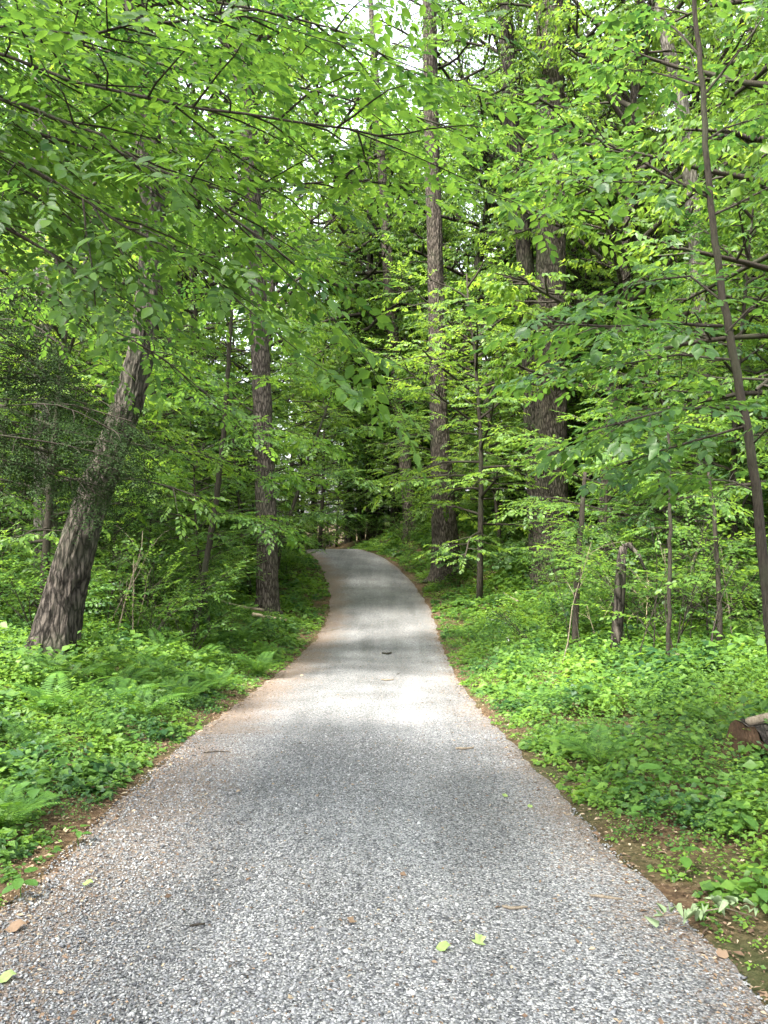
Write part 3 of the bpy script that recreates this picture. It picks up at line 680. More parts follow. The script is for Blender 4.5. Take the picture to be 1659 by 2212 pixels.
BS = [bspec(6.2, [(-120, -120, 5.2), (250, -40, 4.8), (640, 40, 4.6), (800, 90, 4.5)]),
      bspec(5.8, [(-120, 60, 5.0), (250, 60, 4.4), (560, 20, 4.0)]),
      bspec(5.4, [(-150, 60, 4.8), (220, 190, 4.3), (520, 250, 4.1), (860, 300, 4.2)]),
      bspec(5.2, [(-150, 160, 4.6), (150, 270, 4.0), (420, 400, 3.8), (590, 530, 3.8)]),
      bspec(5.0, [(-150, 200, 5.2), (200, 330, 5.0), (500, 420, 4.9), (800, 380, 4.9)]),
      bspec(4.6, [(-150, 260, 4.4), (120, 380, 4.0), (330, 520, 3.9), (470, 600, 3.9)]),
      bspec(4.4, [(-150, 330, 5.0), (120, 440, 4.8), (220, 520, 4.8), (260, 590, 4.7)]),
      bspec(4.0, [(-180, 420, 4.4), (60, 500, 4.1), (190, 610, 4.1)]),
      bspec(5.9, [(-150, 0, 6.2), (300, 130, 6.2), (700, 200, 6.2), (1000, 280, 6.4)]),
      bspec(4.8, [(-150, 350, 6.6), (150, 440, 6.8), (400, 560, 7.0), (520, 640, 7.2)]),
      bspec(4.2, [(-150, 500, 7.0), (180, 680, 7.4), (360, 780, 7.6), (460, 860, 7.8)]),
      bspec(6.6, [(-120, -220, 5.6), (300, -130, 5.2), (760, -60, 5.0)])]
leafy_branches(beech, BS, fb, 'bark', cfgb, rngb)
# one twig hanging straight down
w = Soup(); tw = np.array([P(178, 420, 3.7), P(186, 500, 3.68), P(200, 580, 3.66), P(206, 660, 3.66)]) - bloc
tube(w, tw, [.006, .005, .004, .003], 4); obj('hanging_twig', w.mesh('hanging_twig', True), M['bark'], beech)
for i in range(5):
    p, dd = along(tw, .12 + .2 * i)
    fb.spray(p, np.array([.35 * (-1) ** i, -.15, -.8]), np.array([0, -1, .5]), .8)
finish_leaves(beech, fb, 'ovate', 'beech', bloc)

# slender sapling in the left middle, its leaves spread in level layers
def sapling(name, label, pxs, widths, d, limbs, leaf, shape, mat, seed, cfg=None, solo=0, ratio=.58, n=10, L=.42, droop=.22, zjit=0):
    rng = np.random.default_rng(seed)
    pts = [P(x, y, d) for x, y in pxs]; rad = [mlen(w, d) / 2 for w in widths]
    pts[0][2] = float(ground(pts[0][0], pts[0][1])) - .1; loc = np.array(pts[0]) + np.array([0, 0, .1])
    t = thing(name, label, 'tree', loc)
    A, q = resample(np.concatenate([np.array(pts) - loc, np.array(rad)[:, None]], 1), .15)
    w = Soup(); A[:, :3] += rng.normal(0, .006, (len(A), 3)); tube(w, A[:, :3], A[:, 3], 9); obj('trunk', w.mesh('trunk', True), M['bark'], t)
    fol = Foliage(rng, 10, ratio, n=n, L=L, leaf=leaf, droop=droop)
    cfg = cfg or dict(bend=[(0, 0, -.1), (0, 0, -.1)], gap=[.15], step=.16, ratio=.42, bare=.18, tilt=-.05, roll=.2, n=5)
    specs = [(np.array([P(x, y, dd) - loc for x, y, dd in l]), r) for l, r in limbs]
    leafy_branches(t, specs, fol, 'bark', cfg, rng, 'limb')
    if solo: finish_leaves(t, fol, shape, mat, loc, solo, ratio)
    else: obj('crown', fol.mesh('crown', shape), M[mat], t)
    return t
d4 = hit(412, 1402)
sapling('young_beech', 'slender leaning sapling left of the road with level leaf layers', [(412, 1405), (438, 1260), (466, 1090), (486, 910), (497, 720), (504, 580), (507, 460)], [16, 14, 13, 11, 9, 6, 4], d4,
        [([(504, 560, d4), (420, 500, d4 - .5), (360, 470, d4 - 1)], .008), ([(502, 600, d4), (600, 560, d4 + .4), (680, 560, d4 + .6)], .008),
         ([(500, 660, d4), (400, 640, d4 - .8), (330, 650, d4 - 1.4)], .009), ([(498, 700, d4), (600, 680, d4 - .4), (720, 720, d4 - .8)], .01),
         ([(494, 780, d4), (390, 770, d4 + .6), (320, 800, d4 + 1)], .01), ([(490, 830, d4), (600, 800, d4 + .5), (760, 840, d4 + .4)], .011),
         ([(487, 890, d4), (400, 850, d4 - 1), (300, 850, d4 - 1.7)], .011), ([(484, 930, d4), (590, 920, d4 - .7), (700, 960, d4 - 1.2)], .011),
         ([(476, 1000, d4), (560, 1010, d4 + .8), (680, 1030, d4 + 1.4)], .011), ([(470, 1050, d4), (380, 1030, d4 - .4), (290, 1050, d4 - .9)], .01),
         ([(460, 1110, d4), (540, 1110, d4 - .4), (620, 1150, d4 - .8)], .009), ([(505, 520, d4), (560, 470, d4 - .3), (620, 450, d4 - .5)], .007)],
        .095, 'ovate', 'beech', 31)
d6 = hit(585, 1290)
sapling('hanging_maple', 'leaning sapling whose bright flat sprays overhang the road crest', [(585, 1295), (606, 1180), (660, 1010), (700, 900), (722, 830)], [10, 9, 7, 5, 3], d6,
        [([(606, 1180, d6), (670, 1110, d6 -0.5), (745, 1112, d6 -1.0)], .012), ([(640, 1100, d6), (560, 1060, d6 -0.5), (480, 1050, d6 -1.0)], .012),
         ([(655, 1040, d6), (720, 1010, d6 -1.0), (800, 1040, d6 -1.5)], .012), ([(680, 960, d6), (780, 920, d6 -0.5), (870, 900, d6 -1.0)], .012),
         ([(690, 930, d6), (600, 910, d6 +0.5), (520, 920, d6 +1.0)], .012), ([(705, 890, d6), (800, 860, d6 +0.5), (900, 850, d6 +1.0)], .01),
         ([(722, 830, d6), (660, 790, d6 -0.5), (600, 780, d6 -1.0)], .008)], .10, 'quad', 'maple', 33)
# the sapling on the right with its long level limbs
ds = 6.4
sapling('right_sapling_tree'.replace('right_', ''), 'slim dark sapling stem curving up along the right edge', [(1692, 1420), (1655, 1250), (1627, 1000), (1592, 810), (1562, 650), (1537, 470), (1522, 250), (1503, 20), (1492, -140)],
        [25, 22, 20, 18, 16, 14, 12, 10, 7], ds,
        [([(1562, 705, ds), (1440, 700, ds - .3), (1300, 705, ds - .6), (1160, 690, ds - .8)], .016),
         ([(1555, 640, ds), (1480, 560, ds + .2), (1380, 620, ds + .3), (1250, 640, ds + .3)], .011),
         ([(1530, 430, ds), (1440, 380, ds + .1), (1330, 310, ds + .2), (1200, 265, ds + .2)], .015),
         ([(1528, 420, ds), (1430, 385, ds - .3), (1330, 400, ds - .5), (1200, 370, ds - .8)], .01),
         ([(1540, 470, ds), (1600, 430, ds - .1), (1690, 390, ds - .2)], .012),
         ([(1520, 210, ds), (1580, 130, ds), (1680, 0, ds + .1)], .012),
         ([(1512, 120, ds), (1460, 60, ds + .3), (1360, -20, ds + .5)], .011),
         ([(1518, 190, ds), (1440, 150, ds + .5), (1330, 150, ds + .9)], .010),
         ([(1525, 300, ds), (1600, 260, ds + .4), (1700, 240, ds + .6)], .010),
         ([(1565, 720, ds), (1640, 640, ds - .2), (1740, 600, ds - .3)], .010),
         ([(1605, 880, ds), (1500, 870, ds - .4), (1390, 900, ds - .7), (1280, 930, ds - .9)], .014),
         ([(1612, 920, ds), (1480, 960, ds + .1), (1330, 1000, ds + .2)], .012),
         ([(1585, 780, ds), (1480, 760, ds + .5), (1340, 790, ds + .8), (1180, 800, ds + .9)], .012),
         ([(1620, 960, ds), (1680, 900, ds - .3), (1760, 870, ds - .5)], .010),
         ([(1635, 1060, ds), (1560, 1030, ds + .5), (1470, 1040, ds + .9)], .010)],
        .088, 'ovate', 'dogwood', 41, solo=300, ratio=.6, n=10, L=.38, droop=.22,
        cfg=dict(bend=[(0, 0, -.08), (0, 0, -.08)], gap=[.15], step=.16, ratio=.33, bare=.2, tilt=-.08, roll=.26, n=5))
# thin stems in the thicket on the right
TH = [('young_maple', 'crooked dark stem with a forked leafy top in the right thicket', [(1240, 1405), (1248, 1250), (1256, 1120), (1264, 1020)], [15, 13, 12, 8], 1405,
       [((1264, 1030), (1180, 960), (1090, 930)), ((1262, 1040), (1330, 970), (1400, 960)), ((1258, 1090), (1190, 1080), (1110, 1100))]),
      ('young_maple', 'straight thin stem left of the right-hand sapling', [(1442, 1465), (1446, 1300), (1448, 1120), (1446, 980), (1444, 880)], [10, 9, 8, 6, 4], 1465,
       [((1446, 1000), (1380, 960), (1300, 970)), ((1445, 930), (1520, 890), (1600, 900)), ((1447, 1080), (1520, 1060), (1590, 1090))]),
      ('young_maple', 'pale bent stem nearest the right-hand sapling', [(1548, 1440), (1556, 1330), (1548, 1200), (1542, 1100), (1530, 1020)], [13, 11, 10, 8, 6], 1440,
       [((1540, 1080), (1600, 1020), (1650, 1000)), ((1535, 1040), (1460, 1010), (1400, 1030))])]
for i, (nm, lab, pp, ww, by_, lm) in enumerate(TH):
    dd = hit(pp[0][0], by_)
    sapling(nm, lab, pp, ww, dd, [([(x, y, dd + (.3 * j if k % 2 else -.25 * j)) for j, (x, y) in enumerate(l)], .006) for k, l in enumerate(lm)], .09, 'quad', 'maple', 50 + i)
# broken snag bent over in the thicket
ps, dsn = at(1335, 1435)
sn = thing('broken_snag', 'broken brown snag bent over at its top in the right thicket', 'tree trunk', ps)
w = Soup(); tube(w, np.array([P(1330, 1445, dsn), P(1332, 1380, dsn), P(1338, 1290, dsn), P(1342, 1220, dsn), P(1346, 1180, dsn)]) - ps, [mlen(s, dsn) / 2 for s in (30, 24, 24, 22, 15)], 10); obj('trunk', w.mesh('trunk', True), M['oak_bark'], sn)
w = Soup(); tube(w, np.array([P(1346, 1182, dsn), P(1358, 1176, dsn), P(1380, 1200, dsn - .1), P(1395, 1235, dsn - .2)]) - ps, [mlen(s, dsn) / 2 for s in (15, 12, 9, 5)], 8); obj('bent_top', w.mesh('bent_top', True), M['oak_bark'], sn)

# hemlock on the left, dark and fine
def near_hemlock():
    rg = np.random.default_rng(61); x, y = -6.2, 10.0; loc = np.array([x, y, float(ground(x, y))])
    t = thing('hemlock_tree', 'dark fine-needled hemlock spreading in front of the leaning oak', 'tree', loc)
    w = Soup(); tube(w, [(0, 0, -.2), (.03, 0, 2), (.05, .05, 5), (.05, .05, 8.5)], [.13, .11, .08, .02], 12); obj('trunk', w.mesh('trunk', True), M['bark'], t)
    fol = Foliage(rg, 2, .5)
    cfg = dict(bend=[(0, 0, -.3), (0, 0, -.2)], gap=[.17], step=.15, ratio=.34, bare=.15, tilt=-.12, roll=.2, n=5)
    for i in range(17):
        y0 = 600 + 28 * i; d1 = 9.3 + 1.8 * rg.random(); xe = rg.uniform(40, 200) if i < 9 else rg.uniform(150, 300)
        pts = np.array([(.04, 0, CAM_H - (y0 - 60 - 1106) * K * 10 / F - loc[2])] + [P(xx, yy, dd) - loc for xx, yy, dd in ((-60, y0 - 40 + rg.normal(0, 15), (10 + d1) / 2), (xe * .5, y0 - 25 + rg.normal(0, 15), d1), (xe, y0 + 30, d1 + rg.normal(0, .3)))])
        u = Soup(); A, q = resample(pts, .25); L = float(q[-1]); branch(rg, u, fol, None, None, L * .8, .016, 1, cfg, pts=A); obj('bough', u.mesh('bough', True), M['bark'], t)
    obj('crown', needle_mesh(rg, fol.sp, 'crown'), M['hemlock'], t)
near_hemlock()
place(HEM[1], 'hemlock_tree', 'taller hemlock standing behind the slender left sapling', 'tree', -9.0, 24.0, 2.1, 1.0)
place(HEM[0], 'hemlock_tree', 'hemlock with grey-green boughs beyond the road crest', 'tree', -1.5, 50.0, 1.1, .5)
place(HEM[1], 'hemlock_tree', 'hemlock leaning over the left shoulder of the road crest', 'tree', -8.5, 41.0, 3.1, .5)

# ------------------------------------------------------------------ the woods behind and beside
rng = np.random.default_rng(2024)
used = []
KEYS = [(60, 16, 80), (150, 16, 60), (262, d5 + 1, 70), (440, dA + 1, 60), (540, d9 + 2, 120), (340, 44, 30), (490, 30, 55)]
LAND = [(45, 19, 'the pale grey far-left trunk'), (110, 13, 'the leaning oak'), (215, 12.5, 'the slender left sapling'), (262, 22, 'the straight left trunk'), (350, 44, 'the road crest'),
        (440, 31, 'the stout roadside trunk'), (548, 22, 'the broad grey trunk'), (690, 24, 'the bending pale-topped trunk'), (738, 6.4, 'the right-hand sapling')]
def where(x, y):
    px = 384 + x * F / max(y, .5)
    if px < -40 or px > 808: return 'out past the ' + ('left' if px < 384 else 'right') + ' picture edge'
    l = min(LAND, key=lambda q: abs(q[0] - px) + abs(q[1] - y) * 4); dx = px - l[0]; dy = y - l[1]
    side = 'left' if dx < 0 else 'right'
    rel = ('well behind' if dy > 12 else 'behind') if dy > 2.5 else ('in front of' if dy < -2.5 else 'beside')
    if abs(dx) < 22: return f'{rel} {l[2]}'
    if abs(dx) < 60: return f'{rel} {l[2]}, a little to its {side}'
    return f'{rel} {l[2]}, far to its {side}'
def spots(n, y0, y1, xmax, clear, dmin, side=None):
    out = []; tries = 0
    while len(out) < n and tries < 6000:
        tries += 1
        y = y0 + (y1 - y0) * rng.random() ** .9; x = rng.uniform(-1, 1) * min(xmax, .56 * y + 6)
        if side and np.sign(x - xroad(y)) != side: continue
        if off(x, y) < clear: continue
        px = 384 + x * F / y
        if any(abs(px - k) < m and y < kd for k, kd, m in KEYS): continue
        if any((x - a) ** 2 + (y - b) ** 2 < dmin ** 2 for a, b in out): continue
        out.append((x, y))
    return out
for i, (x, y) in enumerate(spots(11, 24, 62, 34, 3.8, 5.0, 1) + spots(8, 30, 62, 34, 4.5, 5.0, -1)):
    side = 'left' if x < xroad(y) else 'right'; z = 'near the road' if off(x, y) < 8 else 'deep in the woods'
    p = CANOPY[i % 3]; nm = 'forest_tree'
    place(p, nm, f'tall leafy forest tree {where(x, y)}', 'tree', x, y, rng.uniform(0, 6.28), rng.uniform(.85, 1.15), 'tall forest trees', wood_mat=['oak_bark', 'poplar_bark', 'grey_bark'][int(rng.integers(3))])
for i, (x, y) in enumerate(spots(50, 42, 74, 46, 2.6, 3.4)):
    side = 'left' if x < xroad(y) else 'right'
    place(CANOPY[i % 3], 'forest_tree', f'distant tall tree {where(x, y)}', 'tree', x, y, rng.uniform(0, 6.28), rng.uniform(.8, 1.15), 'distant tall trees', wood_mat=['oak_bark', 'poplar_bark', 'grey_bark'][int(rng.integers(3))])
for i, (x, y) in enumerate(spots(16, 15, 36, 22, 4.2, 3.0, 1) + spots(7, 24, 40, 24, 5, 3.5, -1)):
    side = 'left' if x < xroad(y) else 'right'
    place(MID[i % 2], 'midstory_tree', f'fine-leaved middle-height tree {where(x, y)}', 'tree', x, y, rng.uniform(0, 6.28), rng.uniform(.75, 1.05), 'fine-leaved middle-height trees')
for i, (x, y) in enumerate(spots(54, 19, 62, 30, 2.6, 3.2)):
    side = 'left' if x < xroad(y) else 'right'; z = 'close to the road' if off(x, y) < 7 else 'back in the woods'
    place(MID[i % 2], 'midstory_tree', f'drooping middle-height tree {where(x, y)}', 'tree', x, y, rng.uniform(0, 6.28), rng.uniform(.8, 1.15), 'drooping middle-height trees')
for i, (x, y) in enumerate(spots(110, 13, 56, 26, 2.0, 2.0)):
    side = 'left' if x < xroad(y) else 'right'; z = 'close to the road' if off(x, y) < 6 else 'back in the woods'
    place(UNDER[int(rng.integers(5))], 'understory_tree', f'small layered tree {where(x, y)}', 'tree', x, y, rng.uniform(0, 6.28), rng.uniform(.8, 1.25), 'layered understory trees')
_k = KEYS; KEYS = [(480, 32, 75), (262, 23, 30)]
for i, (x, y) in enumerate(spots(24, 13.5, 28, 12, 3.2, 1.3, 1) + spots(30, 14, 28, 9.5, 2.6, .9, -1)):
    side = 'left' if x < xroad(y) else 'right'
    place((SHRUB + [UNDER[3]])[[0, 2, 1, 0, 2, 4][i % 6]], 'thicket_shrub', f'thicket shrub {where(x, y)}', 'shrub', x, y, rng.uniform(0, 6.28), rng.uniform(.8, 1.25) * (.55 if i % 6 == 5 else 1), 'thicket shrubs', 'stems', 'leaves')
KEYS = _k
for i, (x, y) in enumerate(spots(120, 15, 50, 18, 1.4, 1.3)):
    side = 'left' if x < xroad(y) else 'right'; z = 'by the verge' if off(x, y) < 4 else 'under the trees'
    place(SHRUB[int(rng.integers(4))], 'woodland_shrub', f'leafy green shrub {where(x, y)}', 'shrub', x, y, rng.uniform(0, 6.28), rng.uniform(.8, 1.3), 'leafy green shrubs', 'stems', 'leaves')
for i, (x, y, r, s_) in enumerate([(6.4, 3.5, 2, .95), (-4.6, -3.6, 1, 1.0), (4.2, -5, 0, 1.05), (-8.5, -8, 2, 1.0), (9.5, 11.5, 1, .95)]):  # trees added beside and behind the camera so their crowns shade the foreground
    place(CANOPY[r], 'forest_tree', 'tall off-frame tree added beside the near road to shade the gravel', 'tree', x, y, 1.7 * i, s_, 'tall trees added to shade the near road', wood_mat='oak_bark')
for i, (x, y, s_) in enumerate([(-6.2, 51.5, .55), (-3.2, 53, .6), (-9.2, 54, .6), (-.8, 55, .55), (-12.5, 57, .7), (-5, 57, .7), (-8, 60, .8)]):
    place(HEM[i % 2], 'hemlock_tree', 'dark hemlock closing the view behind the road crest', 'tree', x, y, 1.1 * i, s_, 'hemlocks behind the crest')
for i in range(12):
    x = -19 + 2.1 * i + rng.normal(0, .4); y = 54 + rng.uniform(0, 8)
    place((UNDER + MID)[[1, 5, 2, 6, 0, 2, 5][i % 7]], 'understory_tree', 'dense leafy tree among those closing the view past the crest', 'tree', x, y, 1.3 * i, rng.uniform(.8, 1.1), 'trees past the crest', z=float(ground(x, y)) - .8)
for i in range(14):
    x = -14 + 1.4 * i; y = 52 + rng.uniform(0, 5)
    place(SHRUB[i % 3], 'woodland_shrub', 'shrub in the shade just past the crest of the road', 'shrub', x, y, 1.3 * i, rng.uniform(1, 1.5), 'shrubs past the crest', 'stems', 'leaves')
for i, (px_, d_, k_, s_) in enumerate([(300, 19.5, 1, .8), (230, 20.5, 0, .9), (545, 27, 0, 1.0), (600, 33, 2, 1.0), (450, 19, 4, .6), (1100, 36, 1, 1.0), (1080, 33, 2, 1.1), (1330, 18.5, 1, .9), (1500, 19, 0, .9), (1400, 22, 3, 1.0), (850, 47, 0, 1.0), (1035, 27, 2, 1.3), (690, 49, 5, .9), (820, 53, 6, .9), (930, 52, 5, 1.0)]):
    x = (px_ - 829.5) * K * d_ / F
    place((UNDER + MID)[k_], 'understory_tree', ['bright small tree behind the slender left sapling', 'bright small tree beside the leaning oak', 'small leafy tree beyond the straight left trunk', 'pale leafy tree at the left shoulder of the bend', 'dark-leaved small tree before the straight left trunk', 'small tree in the gap right of the stout roadside trunk', 'leafy tree behind the pale round-leaved shrub', 'small leafy tree behind the crooked stem', 'small leafy tree behind the straight thin stem', 'bushy little tree behind the dark glossy shrub', 'bright small tree on the mound at the crest', 'airy tree whose leaves cross the stout roadside trunk', 'leafy tree past the left end of the crest', 'leafy tree past the right end of the crest', 'leafy tree above the pale fallen log'][i], 'tree', x, d_, 2.1 * i, s_)
for i, (x, y) in enumerate([(7.5, 27), (11, 33), (5.5, 38), (15, 28), (-8.5, 30), (-13, 36), (-6.5, 40), (9.5, 42)]):
    place(CANOPY[i % 3], 'forest_tree', f'tall full-crowned tree {where(x, y)}', 'tree', x, y, 2.2 * i, 1.0, 'tall full-crowned trees', wood_mat='oak_bark')
# far-off wood, one mass
def far_wood():
    rg = np.random.default_rng(77); s = Soup(); fol = Foliage(rg, 8, .62, n=9, L=1.1, leaf=.36, droop=.3)
    n = 22000
    a = rg.uniform(-1.0, 1.0, n); r = rg.uniform(58, 96, n); x = np.sin(a) * r; y = np.cos(a) * r
    hgt = 34 * rg.random(n) ** .9; z = ground(x, y) + hgt + .3
    cl = fbm(x * .3 + 50, (y + z) * .3)
    k = cl > .36; x, y, z = x[k], y[k], z[k]
    for i in range(len(x)):
        az = rg.uniform(0, 6.28); fol.spray((x[i], y[i], z[i]), (math.cos(az), math.sin(az), -.1), UP + rg.normal(0, .3, 3), rg.uniform(.8, 1.5))
    tag(obj('far_woods', fol.mesh('far_woods'), M['canopy']), 'green mass of the far-off woods behind everything', 'woods', kind='stuff')
far_wood()

def thin_stem(px, py, h, r, mat, label, group, lean):
    p, d = at(px, py); rg = np.random.default_rng(int(px * 5 + py)); t = thing('thin_stem', label, 'stem', p, group)
    c = curve(rg, (0, 0, -.05), (lean, rg.normal(0, .1), 1), h, 9, (rg.normal(0, .2), rg.normal(0, .2), rg.normal(0, .05)), .09)
    w = Soup(); tube(w, c, np.linspace(r, r * .3, 9), 6); obj('stem', w.mesh('stem', True), M[mat], t)
    for k in range(int(rg.integers(3, 6))):
        q, dd = along(c, rg.uniform(.3, .95)); az = rg.uniform(0, 6.28)
        w = Soup(); tube(w, curve(rg, q, dd + np.array([math.cos(az), math.sin(az), .1]) * .9, h * rg.uniform(.15, .4), 6, (0, 0, -.1), .16), np.linspace(r * .45, r * .12, 6), 4); obj('twig', w.mesh('twig', True), M[mat], t)
rs = np.random.default_rng(88)
for i in range(15):
    thin_stem(rs.uniform(200, 360), rs.uniform(1335, 1400), rs.uniform(1.3, 3.2), rs.uniform(.008, .017), ['bark', 'dead_wood'][i % 3 == 0], 'thin bare stem among those between the leaning oak and the slender sapling', 'thin stems by the leaning oak', rs.normal(.1, .2))
for i in range(34):
    thin_stem(rs.uniform(1150, 1655), rs.uniform(1350, 1470), rs.uniform(.9, 3.0), rs.uniform(.007, .017), ['bark', 'dead_wood', 'pale_wood', 'bark'][i % 4 if i % 8 else 0], 'thin bare stem in the brushy thicket on the right', 'thin stems in the right thicket', rs.normal(0, .35))
# ------------------------------------------------------------------ shrubs one can single out
SH_PALE = proto_shrub(310, 1.5, 8, leaf=.10, ratio=.85, shape='round', mat='pale', spread=.8)
p, d = at(1045, 1250); place(SH_PALE, 'pale_shrub', 'pale round-leaved shrub just right of the stout roadside trunk', 'shrub', p[0], p[1], .4, 1.35, None, 'stems', 'leaves')
SH_DARK = proto_shrub(311, 1.1, 10, leaf=.055, mat='holly', spread=.6)
p, d = at(1165, 1395); place(SH_DARK, 'dark_shrub', 'dark glossy rounded shrub on the right bank', 'shrub', p[0], p[1], .4, 1.05, None, 'stems', 'leaves')

# ------------------------------------------------------------------ ground cover, litter, ferns
def ground_cover():
    rg = np.random.default_rng(5)
    pos, dr, nr, ln = [], [], [], []
    for (y0, y1, wmax, dens_m2, lsz, nk) in ((2.2, 6, 4.0, 250, .046, 10), (6, 11, 6.5, 150, .056, 10), (11, 25, 9, 80, .075, 9), (25, 47, 10, 48, .105, 8)):
        n = int((y1 - y0) * wmax * 2 * dens_m2)
        y = rg.uniform(y0, y1, n); u = rg.random(n) * wmax
        s = np.where(rg.random(n) < .5, -1., 1.); x = xroad(y) + s * (HW + u - .05)
        keep = (np.abs(x) < y * .53 + .8)
        dens = fbm(x * .9 + 20, y * .9 + 20)
        edge = np.interp(u, [0, .12, .35], [.35, .75, 1.0])
        near_r = np.where((s > 0) & (y < 6), np.interp(u, [0, .5, 1.2], [.7, .8, 1.0]), 1.0)
        keep &= rg.random(n) < edge * near_r * np.interp(dens, [.26, .40], [.55, 1.0])
        x, y, u = x[keep], y[keep], u[keep]; n = len(x)
        hn = fbm(x * 1.3 + 90, y * 1.3 + 60)
        z = ground(x, y); h = np.interp(u, [0, .3, 1.0, 4], [.03, .12, .27, .38]) * rg.uniform(.35, 1.25, n) * np.interp(hn, [.28, .6], [.45, 1.6])
        size = lsz * np.interp(u, [0, .5, 1.6], [.75, 1.0, 1.15]) * rg.uniform(.6, 1.4, n) * np.interp(fbm(x * 2.2 + 11, y * 2.2 + 44), [.3, .58], [.6, 1.55])
        for k in range(nk):
            az = rg.uniform(0, 6.28, n); rr = rg.uniform(.0, 1., n) * (.03 + .35 * h); up = rg.uniform(.3, 1.0, n) * h
            pos.append(np.stack([x + np.cos(az) * rr, y + np.sin(az) * rr, z + up], -1))
            dr.append(np.stack([np.cos(az), np.sin(az), rg.normal(-.12, .25, n)], -1)); nr.append(np.stack([rg.normal(0, .35, n), rg.normal(-.15, .35, n), np.ones(n)], -1)); ln.append(size * rg.uniform(.6, 1.3, n))
    pos, dr, nr, ln = map(np.concatenate, (pos, dr, nr, ln))
    V, T = leaf_verts(pos, dr, nr, ln, ln * rg.uniform(.5, .9, len(ln)), 'quad')
    tag(obj('ground_cover', mesh_np('ground_cover', V, T), M['cover']), 'low leafy green ground cover along both road verges', 'ground cover', kind='stuff')
ground_cover()
def litter():
    rg = np.random.default_rng(6)
    # on the verges and the road edges, thinning to the middle
    n = 66000; y = 2.3 + 36 * rg.random(n) ** 1.6; s = np.where(rg.random(n) < .6, -1., 1.)
    u = rg.normal(-.12, .42, n) + np.where(rg.random(n) < .38, rg.uniform(0, 2.5, n), 0) - .02
    mid = rg.random(n) < .28; t = rg.uniform(-1, 1, n)
    x = np.where(mid, xroad(y) + t * HW, xroad(y) + s * (HW + u))
    o = off(x, y); z = np.where(o < -.02, road_z(x, y) + .008, np.maximum(ground(x, y), ground(x, y)) + .012)
    k = np.abs(x) < y * .55 + .5; x, y, z, o = x[k], y[k], z[k], o[k]; n = len(x)
    az = rg.uniform(0, 6.28, n); ln = np.where(o < -.25, .012, .020) * np.exp(rg.normal(0, .45, n)) * np.interp(y, [3, 20], [1, 1.25])
    dr = np.stack([np.cos(az), np.sin(az), rg.normal(0, .18, n)], -1); nr = np.stack([rg.normal(0, .35, n), rg.normal(0, .35, n), np.ones(n)], -1)
    V, T = leaf_verts(np.stack([x, y, z], -1), dr, nr, ln, ln * rg.uniform(.18, .7, n), 'quad')
    tag(obj('leaf_litter', mesh_np('leaf_litter', V, T), M['litter']), 'brown leaf crumbs and catkins strewn along the road edges', 'leaf litter', kind='stuff')
litter()

def frond_mesh(seed, L=.6):
    rg = np.random.default_rng(seed); w = Soup(); n = 22
    t = np.linspace(0, 1, 12); spine = np.stack([L * t * .92, 0 * t, L * (.62 * t - .62 * t ** 2.1)], -1)
    tube(w, spine, np.linspace(.0035, .001, 12), 3, False)
    for i in range(n):
        f = .14 + .86 * i / n; p, d = along(spine, f); l = L * .24 * math.sin(math.pi * (.2 + .8 * f) * .98) ** .8 * (1.0) * (1.15 - .5 * f) + .008
        for s in (-1, 1):
            k = 5; dd = unit(np.array([.35, s * 1., 0]) + d * .25)
            # a pinna: a toothed tapering blade
            b = p; e = p + dd * l + np.array([0, 0, -.12 * l]); wd = unit(np.cross(dd, UP)) * min(l * .1, .0075)
            w.add([b, b + (e - b) * .35 + wd, b + (e - b) * .7 + wd * .7, e, b + (e - b) * .7 - wd * .7, b + (e - b) * .35 - wd], [(0, 1, 5), (1, 2, 4), (1, 4, 5), (2, 3, 4)])
    return w.mesh('frond')
FR = [frond_mesh(i, .55 + .05 * i) for i in range(3)]
def fern(px, py, label, s=1.0, nf=9, group=None, p=None):
    rg = np.random.default_rng(int(px * 7 + py))
    if p is None: p, d = at(px, py)
    t = thing('fern', label, 'fern', p, group, rg.uniform(0, 6.28), s)
    for i in range(nf):
        o = obj('frond', FR[i % 3], M['fern'], t); o.rotation_euler = (rg.normal(0, .12), -rg.uniform(.25, .7), i * 6.283 / nf + rg.normal(0, .2)); k = rg.uniform(.75, 1.15); o.scale = (k, k, k)
ferns_l = [(250, 1500), (330, 1470), (420, 1445), (500, 1440), (560, 1425), (300, 1560), (180, 1520), (120, 1560), (390, 1530), (460, 1500), (40, 1500), (60, 1640), (10, 1800), (220, 1600)]
ferns_r = [(1230, 1490), (1300, 1520), (1150, 1440), (1080, 1400), (1400, 1560), (1480, 1520), (1600, 1500), (1290, 1660), (1180, 1530), (1550, 1590)]
ferns_l += [(350, 1420), (460, 1400), (520, 1395), (290, 1450), (210, 1470), (140, 1500), (350, 1500), (560, 1460), (90, 1480), (260, 1540)]
for i, (x, y) in enumerate(ferns_l): fern(x, y, f'left verge fern {where(*at(x, y)[0][:2])}', 1.25 if y < 1600 else .9, 11, 'ferns on the left verge')
for i, (x, y) in enumerate(ferns_r): fern(x, y, f'right verge fern {where(*at(x, y)[0][:2])}', .85, 8, 'ferns on the right verge')
for i, (x, y) in enumerate([(848, 1165), (868, 1160), (890, 1165), (910, 1172), (860, 1180)]): fern(x, y, 'bright fern on the mound at the road crest', 1.3, 10, 'ferns on the crest mound')

